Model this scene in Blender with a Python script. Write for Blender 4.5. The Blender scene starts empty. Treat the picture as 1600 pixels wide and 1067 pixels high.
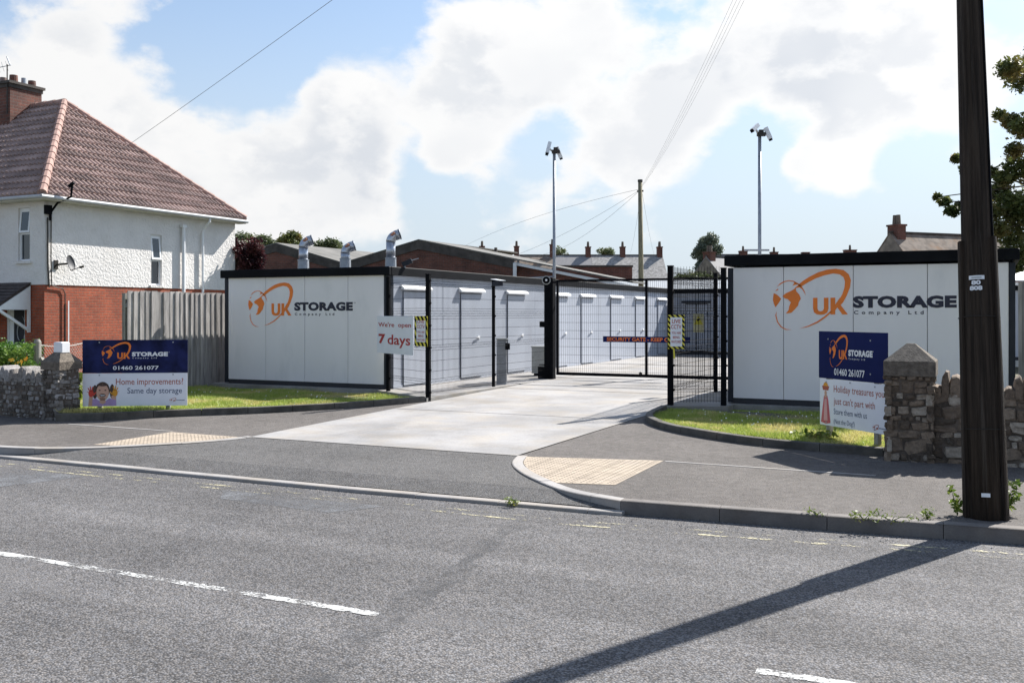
import bpy, math, random
import numpy as np
from mathutils import Vector, Matrix
R_ = math.radians
sc = bpy.context.scene
col = sc.collection
# ------------------------------------------------------------------ camera, sky, sun, exposure
FPX, CX, HY, EYE = 1530.0, 800.0, 490.0, 1.85      # focal length in photo pixels, principal column, horizon row, eye height
YAW = math.atan(740 / 1530.0)
F = (-math.sin(YAW), math.cos(YAW)); RT = (math.cos(YAW), math.sin(YAW))
cd = bpy.data.cameras.new('camera'); cam = bpy.data.objects.new('camera', cd); col.objects.link(cam)
cam.location = (0, 0, EYE); cam.rotation_euler = (R_(90), 0, YAW)
cd.sensor_width = 36; cd.lens = 36 * FPX / 1600; cd.shift_y = -43.5 / 1600; cd.clip_start = .1; cd.clip_end = 3000
sc.camera = cam
SUN = Vector((.37, 1.07, 1.0)).normalized()
SUN_EL = math.asin(SUN.z); SUN_AZ = math.atan2(SUN.x, SUN.y)
sl = bpy.data.lights.new('sun', 'SUN'); so = bpy.data.objects.new('sun', sl); col.objects.link(so)
sl.energy = 5.0; sl.angle = R_(.5); sl.color = (1, .965, .91)
so.rotation_euler = (-SUN).to_track_quat('-Z', 'Y').to_euler()
sc.view_settings.view_transform = 'Standard'; sc.view_settings.look = 'None'; sc.view_settings.gamma = 1
sc.view_settings.exposure = 1.0
SKY_STRENGTH = .1

def G(x, y, z=0.):                     # where the sight line through a photo pixel meets the level z
    d = (EYE - z) * FPX / (y - HY); l = (x - CX) / FPX * d
    return (d * F[0] + l * RT[0], d * F[1] + l * RT[1], z)
def D(x, d):                           # at a given distance
    l = (x - CX) / FPX * d
    return (d * F[0] + l * RT[0], d * F[1] + l * RT[1])
def V(x, v):                           # on the plane Y = v -> X, distance
    k = (x - CX) / FPX; d = v / (F[1] + k * RT[1]); return (d * F[0] + k * d * RT[0], d)
def U(x, u):                           # on the plane X = u -> Y, distance
    k = (x - CX) / FPX; d = u / (F[0] + k * RT[0]); return (d * F[1] + k * d * RT[1], d)
def Z(y, d): return EYE - (y - HY) * d / FPX
def PD(x, y, d): a = D(x, d); return (a[0], a[1], Z(y, d))

def node(nt, t, **kw):
    n = nt.nodes.new(t)
    for k, v in kw.items():
        if k in n.inputs.keys(): n.inputs[k].default_value = v
        else: setattr(n, k, v)
    return n
def lk(nt, a, b): nt.links.new(a, b)
def mth(nt, op, a, b=None, c=None, clamp=False):
    n = nt.nodes.new('ShaderNodeMath'); n.operation = op; n.use_clamp = clamp
    for i, x in enumerate((a, b, c)):
        if x is None: continue
        if hasattr(x, 'is_output'): nt.links.new(x, n.inputs[i])
        else: n.inputs[i].default_value = x
    return n.outputs[0]
def vm(nt, op, a, b=None):
    n = nt.nodes.new('ShaderNodeVectorMath'); n.operation = op
    for i, x in enumerate((a, b)):
        if x is None: continue
        if hasattr(x, 'is_output'): nt.links.new(x, n.inputs[i])
        else: n.inputs[i].default_value = x
    return n
def mixc(nt, fac, a, b, mode='MIX'):
    n = nt.nodes.new('ShaderNodeMix'); n.data_type = 'RGBA'; n.blend_type = mode
    for i, x in ((0, fac), (6, a), (7, b)):
        if hasattr(x, 'is_output'): nt.links.new(x, n.inputs[i])
        elif i == 0: n.inputs[0].default_value = x
        else: n.inputs[i].default_value = (*x, 1)
    return n.outputs[2]
def rmp(nt, x, a, b, lo=0., hi=1., smooth=True):
    n = nt.nodes.new('ShaderNodeMapRange'); n.interpolation_type = 'SMOOTHSTEP' if smooth else 'LINEAR'
    nt.links.new(x, n.inputs[0])
    for i, v in ((1, a), (2, b), (3, lo), (4, hi)): n.inputs[i].default_value = v
    return n.outputs[0]

# ---- world: physical sky with broken summer cloud, laid out by direction
w = bpy.data.worlds.new('World'); sc.world = w; w.use_nodes = True
nt = w.node_tree; nt.nodes.clear()
out = node(nt, 'ShaderNodeOutputWorld'); bg = node(nt, 'ShaderNodeBackground'); lk(nt, bg.outputs[0], out.inputs[0])
sky = node(nt, 'ShaderNodeTexSky'); sky.sky_type = 'NISHITA'; sky.sun_disc = False
sky.sun_elevation = SUN_EL; sky.sun_rotation = SUN_AZ; sky.air_density = 1.0; sky.dust_density = 1.2; sky.ozone_density = 1.6
tc = node(nt, 'ShaderNodeTexCoord'); dirv = vm(nt, 'NORMALIZE', tc.outputs['Generated']).outputs[0]
sep = node(nt, 'ShaderNodeSeparateXYZ'); lk(nt, dirv, sep.inputs[0])
cmb = vm(nt, 'MULTIPLY', dirv, (1.75, 1.75, 2.7))
def cloud_field(vec):
    f = node(nt, 'ShaderNodeTexNoise', Scale=3.4, Detail=7., Roughness=.62); lk(nt, vec, f.inputs['Vector'])
    wv = vm(nt, 'ADD', vec, vm(nt, 'SCALE', f.outputs[1]).outputs[0]); wv.inputs[1].default_value = (0, 0, 0)
    sc2 = vm(nt, 'SCALE', f.outputs[1]); sc2.inputs['Scale'].default_value = .16; lk(nt, sc2.outputs[0], wv.inputs[1])
    tot = mth(nt, 'MULTIPLY', f.outputs[0], .72)
    for sc_, wt in ((5.2, .20), (12., .12), (27., .05)):
        v = node(nt, 'ShaderNodeTexVoronoi', Scale=sc_); lk(nt, wv.outputs[0], v.inputs['Vector'])
        tot = mth(nt, 'ADD', tot, mth(nt, 'MULTIPLY', mth(nt, 'SUBTRACT', .75, v.outputs['Distance']), wt))
    return tot
field = cloud_field(cmb.outputs[0])
dens = field
def pdir(x, y):
    k = (x - CX) / FPX; v = Vector((F[0] + k * RT[0], F[1] + k * RT[1], (HY - y) / FPX)); return v.normalized()
for (x, y, r, a) in [
        (40, 190, 130, .16), (150, 130, 90, .12), (250, 230, 150, .18), (330, 290, 120, .14), (530, 130, 75, .22), (570, 190, 80, .20), (480, 240, 110, .18), (480, 310, 130, .22), (590, 310, 70, .14),
        (680, 110, 90, .20), (780, 90, 130, .22), (770, 170, 120, .16), (900, 60, 90, .16), (980, 130, 130, .20), (1100, 110, 110, .18), (1250, 80, 130, .22), (1400, 80, 150, .24), (1330, 150, 120, .16),
        (1450, 150, 90, .16), (1300, 255, 62, .24), (1330, 285, 40, .14), (1240, 265, 40, .14), (860, 290, 60, .14), (940, 270, 70, .14), (1060, 230, 90, .18), (720, 250, 50, .12), (1560, 250, 70, .12), (80, 40, 60, .10), (170, 20, 60, .08),
        (760, 380, 60, .16), (1090, 330, 40, .05), (130, 70, 90, .06), (600, 20, 60, .05), (690, 340, 50, .10), (1540, 170, 60, .12),
        (250, 95, 35, .12), (300, 60, 30, .10), (620, 70, 40, .10), (690, 240, 35, .16), (740, 310, 40, .14), (1150, 290, 40, .16), (1240, 320, 30, .14), (1020, 370, 50, .10), (1400, 300, 35, .12), (860, 350, 60, .12),
        (240, 80, 70, -.14), (340, 110, 80, -.30), (390, 60, 70, -.20), (520, 40, 90, -.30), (640, 30, 80, -.24), (430, 130, 50, -.16), (30, 60, 60, -.08), (690, 300, 60, -.22), (720, 330, 70, -.10), (1180, 320, 130, -.24), (1420, 250, 60, -.22), (1200, 215, 45, -.10),
        (1080, 15, 55, -.18), (960, 390, 160, -.14), (1430, 330, 110, -.16), (860, 210, 45, -.12), (1575, 60, 60, -.16), (700, 200, 30, -.06), (310, 20, 50, -.10), (1200, 390, 200, -.10)]:
    p = pdir(x, y)
    dn = vm(nt, 'DISTANCE', dirv, tuple(p))
    dens = mth(nt, 'ADD', dens, rmp(nt, dn.outputs['Value'], 0., r * 1.5 / FPX, a * (.62 if a < 0 else .9), 0.))
cov = rmp(nt, dens, .46, .62)
# cloud shade: thick bodies are greyer below, sunny edges bright
off = vm(nt, 'ADD', cmb.outputs[0], (.06, .10, .09)).outputs[0]
relief = rmp(nt, mth(nt, 'SUBTRACT', cloud_field(off), field), -.05, .10)
n3 = node(nt, 'ShaderNodeTexNoise', Scale=1.5, Detail=4., Roughness=.5); lk(nt, cmb.outputs[0], n3.inputs['Vector'])
shade = mth(nt, 'MULTIPLY', mth(nt, 'ADD', mth(nt, 'MULTIPLY', relief, .65), mth(nt, 'MULTIPLY', rmp(nt, n3.outputs[0], .40, .62), .6)), rmp(nt, dens, .56, .76))
sd = mth(nt, 'MAXIMUM', vm(nt, 'DOT_PRODUCT', dirv, tuple(SUN)).outputs['Value'], 0.)
fr_ = rmp(nt, sep.outputs[1], -.7, .6)               # haze and cloud are brightest on the sunward half of the sky
glow = mth(nt, 'ADD', mth(nt, 'ADD', mth(nt, 'MULTIPLY', mth(nt, 'POWER', sd, 2.), 1.0), mth(nt, 'MULTIPLY', fr_, 1.0)), 3.6)  # base level raised as added fill for faces turned from the sun
ccol = mixc(nt, shade, (1.0, 1.0, 1.0), (.74, .775, .83))
cl = vm(nt, 'SCALE', ccol); lk(nt, glow, cl.inputs['Scale'])
skyc = vm(nt, 'MULTIPLY', sky.outputs[0], (.70, .79, .86))
hz = node(nt, 'ShaderNodeCombineXYZ')                # horizon haze over the clear sky, raised all round as added fill light
hzl = mth(nt, 'MULTIPLY', mth(nt, 'MAXIMUM', glow, 4.8), .86)
for i, k in enumerate((.80, .90, 1.0)): lk(nt, mth(nt, 'MULTIPLY', hzl, k), hz.inputs[i])
hf = rmp(nt, sep.outputs[2], .0, .40, .95, .14)
clear = mixc(nt, hf, skyc.outputs[0], hz.outputs[0])
full = mixc(nt, cov, clear, cl.outputs[0])
lk(nt, full, bg.inputs[0]); bg.inputs[1].default_value = SKY_STRENGTH
w.cycles.sampling_method = 'MANUAL'; w.cycles.sample_map_resolution = 512

# ------------------------------------------------------------------ mesh helpers
class MB:
    def __init__(s): s.v = []; s.f = []; s.r = []
    def add(s, vs, fs, r=.5):
        b = len(s.v); s.v += [tuple(p) for p in vs]; s.f += [tuple(i + b for i in q) for q in fs]; s.r += [r] * len(fs); return s
    def box(s, x0, y0, z0, x1, y1, z1, r=.5):
        return s.add([(x0, y0, z0), (x1, y0, z0), (x1, y1, z0), (x0, y1, z0), (x0, y0, z1), (x1, y0, z1), (x1, y1, z1), (x0, y1, z1)],
                     [(0, 3, 2, 1), (4, 5, 6, 7), (0, 1, 5, 4), (1, 2, 6, 5), (2, 3, 7, 6), (3, 0, 4, 7)], r)
    def bbox(s, x0, y0, z0, x1, y1, z1, c=.01, r=.5):      # box with small chamfers on the vertical and top edges
        X = ((x0, x1), (y0, y1)); pts = []
        for z, i in ((z0, 0), (z1 - c, 0), (z1, c)):
            for (a, b, p, q) in ((x0, y0, 1, 1), (x1, y0, -1, 1), (x1, y1, -1, -1), (x0, y1, 1, -1)):
                if (p, q) in ((1, 1), (-1, -1)): pts += [(a + p * i, b + q * (c + i), z), (a + p * (c + i), b + q * i, z)]
                else: pts += [(a + p * (c + i), b + q * i, z), (a + p * i, b + q * (c + i), z)]
        fs = []
        for k in (0, 8):
            for j in range(8): fs.append((k + j, k + (j + 1) % 8, k + 8 + (j + 1) % 8, k + 8 + j))
        fs += [tuple(range(16, 24)), tuple(range(7, -1, -1))]
        return s.add(pts, fs, r)
    def beam(s, p, q, w, h=None, up=(0, 0, 1), r=.5):
        p = Vector(p); q = Vector(q); h = w if h is None else h; t = (q - p).normalized(); u = Vector(up)
        if abs(t.dot(u)) > .98: u = Vector((0, 1, 0))
        a = t.cross(u).normalized() * w / 2; b = a.cross(t).normalized() * h / 2
        vs = [e + i * a + j * b for e in (p, q) for (i, j) in ((-1, -1), (1, -1), (1, 1), (-1, 1))]
        return s.add(vs, [(0, 1, 2, 3), (7, 6, 5, 4), (0, 4, 5, 1), (1, 5, 6, 2), (2, 6, 7, 3), (3, 7, 4, 0)], r)
    def tube(s, pts, rad, n=8, cap=True, r=.5):
        pts = [Vector(p) for p in pts]; m = len(pts); rad = rad if isinstance(rad, (list, tuple)) else [rad] * m
        b = len(s.v); a = None
        for i, p in enumerate(pts):
            t = (pts[min(i + 1, m - 1)] - pts[max(i - 1, 0)]).normalized()
            if a is None: a = t.cross(Vector((0, 0, 1)) if abs(t.z) < .9 else Vector((1, 0, 0))).normalized()
            a = (a - t * a.dot(t)).normalized(); c = t.cross(a)
            for k in range(n):
                g = 2 * math.pi * k / n; s.v.append(tuple(p + (a * math.cos(g) + c * math.sin(g)) * rad[i]))
        fs = [(b + i * n + k, b + i * n + (k + 1) % n, b + (i + 1) * n + (k + 1) % n, b + (i + 1) * n + k) for i in range(m - 1) for k in range(n)]
        if cap: fs += [tuple(b + k for k in range(n - 1, -1, -1)), tuple(b + (m - 1) * n + k for k in range(n))]
        s.f += fs; s.r += [r] * len(fs); return s
    def wire(s, p, q, t, r=.5):            # thin three sided wire
        return s.tube([p, q], t, 3, False, r)
    def poly(s, pts, r=.5): return s.add(pts, [tuple(range(len(pts)))], r)
    def prism(s, pts, d, r=.5):            # closed 3D polygon swept by vector d
        n = len(pts); d = Vector(d); vs = [Vector(p) for p in pts]; vs += [p + d for p in vs]
        return s.add(vs, [tuple(range(n)), tuple(range(2 * n - 1, n - 1, -1))] + [(i, n + i, n + (i + 1) % n, (i + 1) % n) for i in range(n)], r)
    def disc(s, c, ax, r0, n=16, h=.01):
        c = Vector(c); ax = Vector(ax).normalized(); return s.tube([c, c + ax * h], r0, n)
    def dec(s, pts, y, th=.0015): return s.prism([(p[0], y, p[1]) for p in pts], (0, -th, 0))   # flat print on a panel in local XZ
    def mb(s, o): return s.add(o.v, o.f)

def build(name, mb, mat, parent=None, smooth=False):
    me = bpy.data.meshes.new(name)
    me.from_pydata(mb.v, [], mb.f)
    if len(set(mb.r[:50])) > 1:
        at = me.attributes.new('rnd', 'FLOAT', 'FACE'); at.data.foreach_set('value', np.array(mb.r, np.float32))
    me.materials.append(mat)
    if smooth: me.polygons.foreach_set('use_smooth', [True] * len(me.polygons))
    me.update()
    o = bpy.data.objects.new(name, me); col.objects.link(o); o.parent = parent
    return o
def npmesh(name, verts, faces_n, rnd, mat, parent=None):    # many equal-sided faces from arrays (verts: N x k x 3)
    n, k, _ = verts.shape; me = bpy.data.meshes.new(name)
    me.vertices.add(n * k); me.vertices.foreach_set('co', verts.reshape(-1).astype(np.float32))
    me.loops.add(n * k); me.loops.foreach_set('vertex_index', np.arange(n * k, dtype=np.int32))
    me.polygons.add(n); me.polygons.foreach_set('loop_start', np.arange(0, n * k, k, dtype=np.int32))
    me.update(calc_edges=True)
    at = me.attributes.new('rnd', 'FLOAT', 'FACE'); at.data.foreach_set('value', rnd.astype(np.float32))
    me.materials.append(mat); o = bpy.data.objects.new(name, me); col.objects.link(o); o.parent = parent
    return o
def tag(o, label=None, cat=None, group=None, kind=None):
    for k, v in (('label', label), ('category', cat), ('group', group), ('kind', kind)):
        if v: o[k] = v
    return o
def thing(name, label, cat, loc=(0, 0, 0), rz=0., group=None):
    o = bpy.data.objects.new(name, None); col.objects.link(o); o.location = loc; o.rotation_euler = (0, 0, rz); o.empty_display_size = .2
    return tag(o, label, cat, group)
def struct(name, mb, mat, kind='structure'): return tag(build(name, mb, mat), kind=kind)
def dup(root, loc, rz, label):
    def cp(o, par):
        c = o.copy(); col.objects.link(c)
        if par: c.parent = par
        for ch in o.children: cp(ch, c)
        return c
    r = cp(root, None); r.location = loc; r.rotation_euler = (0, 0, rz); r['label'] = label
    return r
def text(s, x0, x1, z0, z1, y, bold=0., space=1., th=.0015):
    cu = bpy.data.curves.new('lettering', 'FONT'); cu.body = s; cu.offset = bold; cu.space_character = space; cu.resolution_u = 3
    o = bpy.data.objects.new('lettering', cu); col.objects.link(o)
    me = bpy.data.meshes.new_from_object(o.evaluated_get(bpy.context.evaluated_depsgraph_get()))
    P = [v.co.copy() for v in me.vertices]; fs = [tuple(p.vertices) for p in me.polygons]
    bpy.data.objects.remove(o); bpy.data.curves.remove(cu); bpy.data.meshes.remove(me)
    ax, bx = min(p.x for p in P), max(p.x for p in P); ay, by = min(p.y for p in P), max(p.y for p in P)
    m = MB(); m.add([(x0 + (p.x - ax) / (bx - ax) * (x1 - x0), y - th, z0 + (p.y - ay) / (by - ay) * (z1 - z0)) for p in P], fs)
    return m

# ------------------------------------------------------------------ materials
def base_mat(name):
    m = bpy.data.materials.new(name); m.use_nodes = True; nt = m.node_tree
    return m, nt, nt.nodes['Principled BSDF'], node(nt, 'ShaderNodeTexCoord').outputs['Object']
def noise(nt, vec, scale, detail=4., rough=.6, dist=0.):
    n = node(nt, 'ShaderNodeTexNoise', Scale=scale, Detail=detail, Roughness=rough, Distortion=dist); lk(nt, vec, n.inputs['Vector']); return n.outputs[0]
def scl(nt, vec, s): return vm(nt, 'MULTIPLY', vec, s).outputs[0]
def bump(nt, b, h, st, dist=.01):
    n = node(nt, 'ShaderNodeBump', Strength=st, Distance=dist); lk(nt, h, n.inputs['Height'])
    lk(nt, n.outputs[0], b.inputs['Normal']); return n
def M(name, c, rough=.6, metal=0., var=.12, vs=3., bs=0., bst=.3, bd=.01, spec=.5, stretch=(1, 1, 1), dirt=None, rndv=0.):
    m, nt, b, oc = base_mat(name); b.inputs['Roughness'].default_value = rough; b.inputs['Metallic'].default_value = metal
    b.inputs['Specular IOR Level'].default_value = spec
    vv = scl(nt, oc, stretch)
    n = noise(nt, vv, vs, 6.); cc = mixc(nt, rmp(nt, n, .3, .7), tuple(x * (1 - var) for x in c), tuple(min(1, x * (1 + var)) for x in c))
    if dirt:
        n2 = noise(nt, vv, dirt[1], 8., .7); cc = mixc(nt, mth(nt, 'MULTIPLY', rmp(nt, n2, .5, .72), dirt[2]), cc, dirt[0])
    if rndv:
        a = node(nt, 'ShaderNodeAttribute', attribute_name='rnd'); k = rmp(nt, a.outputs['Fac'], 0, 1, 1 - rndv, 1 + rndv, False)
        s = vm(nt, 'SCALE', cc); lk(nt, k, s.inputs['Scale']); cc = s.outputs[0]
    lk(nt, cc, b.inputs['Base Color'])
    if bs: bump(nt, b, noise(nt, vv, bs, 5.), bst, bd)
    return m
def asphalt(name, c, cell, contrast, var, rough=.85, tracks=False):
    m, nt, b, oc = base_mat(name); b.inputs['Roughness'].default_value = rough; b.inputs['Specular IOR Level'].default_value = .15
    vo = node(nt, 'ShaderNodeTexVoronoi', Scale=cell); vo.inputs['Randomness'].default_value = 1; lk(nt, oc, vo.inputs['Vector'])
    sp = node(nt, 'ShaderNodeSeparateXYZ'); lk(nt, vo.outputs['Color'], sp.inputs[0])
    stone = rmp(nt, sp.outputs[0], 0, 1, 1 - contrast, 1 + contrast, False)
    gap = rmp(nt, vo.outputs['Distance'], .38, .72, 1., 1 - contrast * 1.15)
    big = rmp(nt, noise(nt, oc, .55, 6., .65), .3, .7, 1 - var, 1 + var)
    mid = rmp(nt, noise(nt, oc, 9., 5., .7), .3, .7, 1 - var, 1 + var)
    k = mth(nt, 'MULTIPLY', mth(nt, 'MULTIPLY', stone, gap), mth(nt, 'MULTIPLY', big, mid))
    if tracks:                                     # worn wheel paths and old patches run along the road
        t = noise(nt, scl(nt, oc, (.06, .9, 1)), 1.6, 5., .6); k = mth(nt, 'MULTIPLY', k, rmp(nt, t, .35, .7, .84, 1.1))
        p = noise(nt, scl(nt, oc, (.5, 1.4, 1)), .55, 4., .5, .6); pf = rmp(nt, p, .60, .66)
        k = mth(nt, 'ADD', mth(nt, 'MULTIPLY', k, mth(nt, 'SUBTRACT', 1., mth(nt, 'MULTIPLY', pf, .45))), mth(nt, 'MULTIPLY', pf, .36))
    hue = mixc(nt, rmp(nt, sp.outputs[1], .0, 1.), c, (c[0] * 1.08, c[1] * 1.0, c[2] * .90))
    s = vm(nt, 'SCALE', hue); lk(nt, k, s.inputs['Scale']); lk(nt, s.outputs[0], b.inputs['Base Color'])
    bump(nt, b, mth(nt, 'SUBTRACT', 1., vo.outputs['Distance']), .7, .008)
    return m
def concrete(name, c, stain=.25, sc_=1.):
    m, nt, b, oc = base_mat(name); b.inputs['Roughness'].default_value = .85
    a = rmp(nt, noise(nt, oc, .7 * sc_, 7., .65), .3, .7, 1 - stain, 1 + stain * .5)
    f = rmp(nt, noise(nt, oc, 30 * sc_, 6., .7), .25, .75, .88, 1.1)
    st = rmp(nt, noise(nt, scl(nt, oc, (2.2, .35, 1)), 1.3, 8., .7), .56, .75, 1., 1 - stain * .9)
    k = mth(nt, 'MULTIPLY', mth(nt, 'MULTIPLY', a, f), st)
    s = vm(nt, 'SCALE', mixc(nt, rmp(nt, noise(nt, oc, 1.7, 4.), .4, .7), c, (c[0] * 1.03, c[1] * .97, c[2] * .88))); lk(nt, k, s.inputs['Scale'])
    lk(nt, s.outputs[0], b.inputs['Base Color']); bump(nt, b, noise(nt, oc, 60., 6.), .25, .006)
    return m
def brick(name, c1, c2, mortar, bw=.225, bh=.075, stain=.3):
    m, nt, b, oc = base_mat(name); b.inputs['Roughness'].default_value = .85
    sp = node(nt, 'ShaderNodeSeparateXYZ'); lk(nt, oc, sp.inputs[0])
    cm = node(nt, 'ShaderNodeCombineXYZ'); lk(nt, mth(nt, 'ADD', sp.outputs[0], sp.outputs[1]), cm.inputs[0]); lk(nt, sp.outputs[2], cm.inputs[1])
    wob = vm(nt, 'ADD', cm.outputs[0], scl(nt, node_noise_vec(nt, oc, 6.), (.012, .012, 0))).outputs[0]
    br = node(nt, 'ShaderNodeTexBrick', Scale=1.0); br.offset = .5
    br.inputs['Color1'].default_value = (*c1, 1); br.inputs['Color2'].default_value = (*c2, 1); br.inputs['Mortar'].default_value = (*mortar, 1)
    br.inputs['Mortar Size'].default_value = .009; br.inputs['Mortar Smooth'].default_value = .3; br.inputs['Bias'].default_value = -.1
    br.inputs['Brick Width'].default_value = bw; br.inputs['Row Height'].default_value = bh
    lk(nt, wob, br.inputs['Vector'])
    k = mth(nt, 'MULTIPLY', rmp(nt, noise(nt, oc, 1.1, 7., .7), .3, .7, 1 - stain, 1.12), rmp(nt, noise(nt, oc, 14., 5., .7), .3, .7, .8, 1.15))
    s = vm(nt, 'SCALE', br.outputs[0]); lk(nt, k, s.inputs['Scale']); lk(nt, s.outputs[0], b.inputs['Base Color'])
    bump(nt, b, mth(nt, 'ADD', mth(nt, 'MULTIPLY', br.outputs['Fac'], -1.), mth(nt, 'MULTIPLY', noise(nt, oc, 40., 4.), .5)), .6, .012)
    return m
def node_noise_vec(nt, vec, scale):
    n = node(nt, 'ShaderNodeTexNoise', Scale=scale, Detail=3.); lk(nt, vec, n.inputs['Vector']); return n.outputs[1]
def stone(name, ramp, lich=(.45, .44, .38)):
    m, nt, b, oc = base_mat(name); b.inputs['Roughness'].default_value = .9
    a = node(nt, 'ShaderNodeAttribute', attribute_name='rnd')
    cr = node(nt, 'ShaderNodeValToRGB'); lk(nt, a.outputs['Fac'], cr.inputs[0])
    el = cr.color_ramp.elements
    for i, c in enumerate(ramp):
        e = el[i] if i < 2 else el.new(.5)
        e.position = i / (len(ramp) - 1); e.color = (*c, 1)
    for i, c in enumerate(ramp): el[i].position = i / (len(ramp) - 1); el[i].color = (*c, 1)
    k = rmp(nt, noise(nt, oc, 18., 8., .75), .25, .75, .55, 1.35)
    s = vm(nt, 'SCALE', cr.outputs[0]); lk(nt, k, s.inputs['Scale'])
    cc = mixc(nt, mth(nt, 'MULTIPLY', rmp(nt, noise(nt, oc, 5., 8., .7), .55, .72), .5), s.outputs[0], lich)
    lk(nt, cc, b.inputs['Base Color']); bump(nt, b, noise(nt, oc, 30., 8., .7), .8, .02)
    return m
def leafmat(name, c1, c2, c3=None):
    m, nt, b, oc = base_mat(name); b.inputs['Roughness'].default_value = .5; b.inputs['Specular IOR Level'].default_value = .35
    a = node(nt, 'ShaderNodeAttribute', attribute_name='rnd')
    cc = mixc(nt, a.outputs['Fac'], c1, c2)
    cc = mixc(nt, mth(nt, 'MULTIPLY', rmp(nt, noise(nt, oc, 1.4, 5.), .48, .62), .8), cc, c3 or c2)
    lk(nt, cc, b.inputs['Base Color'])
    tr = node(nt, 'ShaderNodeBsdfTranslucent'); lk(nt, cc, tr.inputs[0]); mx = node(nt, 'ShaderNodeMixShader', Fac=.35)
    o = nt.nodes['Material Output']; lk(nt, b.outputs[0], mx.inputs[1]); lk(nt, tr.outputs[0], mx.inputs[2]); lk(nt, mx.outputs[0], o.inputs[0])
    return m
def worn(name, paint, thr, wscale=7., dense=.12):
    m, nt, b, oc = base_mat(name); b.inputs['Roughness'].default_value = .7
    n = mth(nt, 'ADD', mth(nt, 'MULTIPLY', noise(nt, oc, wscale, 8., .75), .6), mth(nt, 'MULTIPLY', noise(nt, oc, 45., 4., .7), .4))
    f = rmp(nt, n, thr, thr + dense)
    vo = node(nt, 'ShaderNodeTexVoronoi', Scale=58.); lk(nt, oc, vo.inputs['Vector'])
    u = vm(nt, 'SCALE', mixc(nt, 0., paint, paint)); lk(nt, rmp(nt, vo.outputs['Distance'], .2, .7, 1., .8), u.inputs['Scale'])
    lk(nt, u.outputs[0], b.inputs['Base Color']); bump(nt, b, vo.outputs['Distance'], -.4, .006)
    tr = node(nt, 'ShaderNodeBsdfTransparent'); mx = node(nt, 'ShaderNodeMixShader'); lk(nt, f, mx.inputs[0]); lk(nt, tr.outputs[0], mx.inputs[1]); lk(nt, b.outputs[0], mx.inputs[2])
    lk(nt, mx.outputs[0], nt.nodes['Material Output'].inputs[0]); return m
ROADC = (.158, .158, .166)
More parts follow.
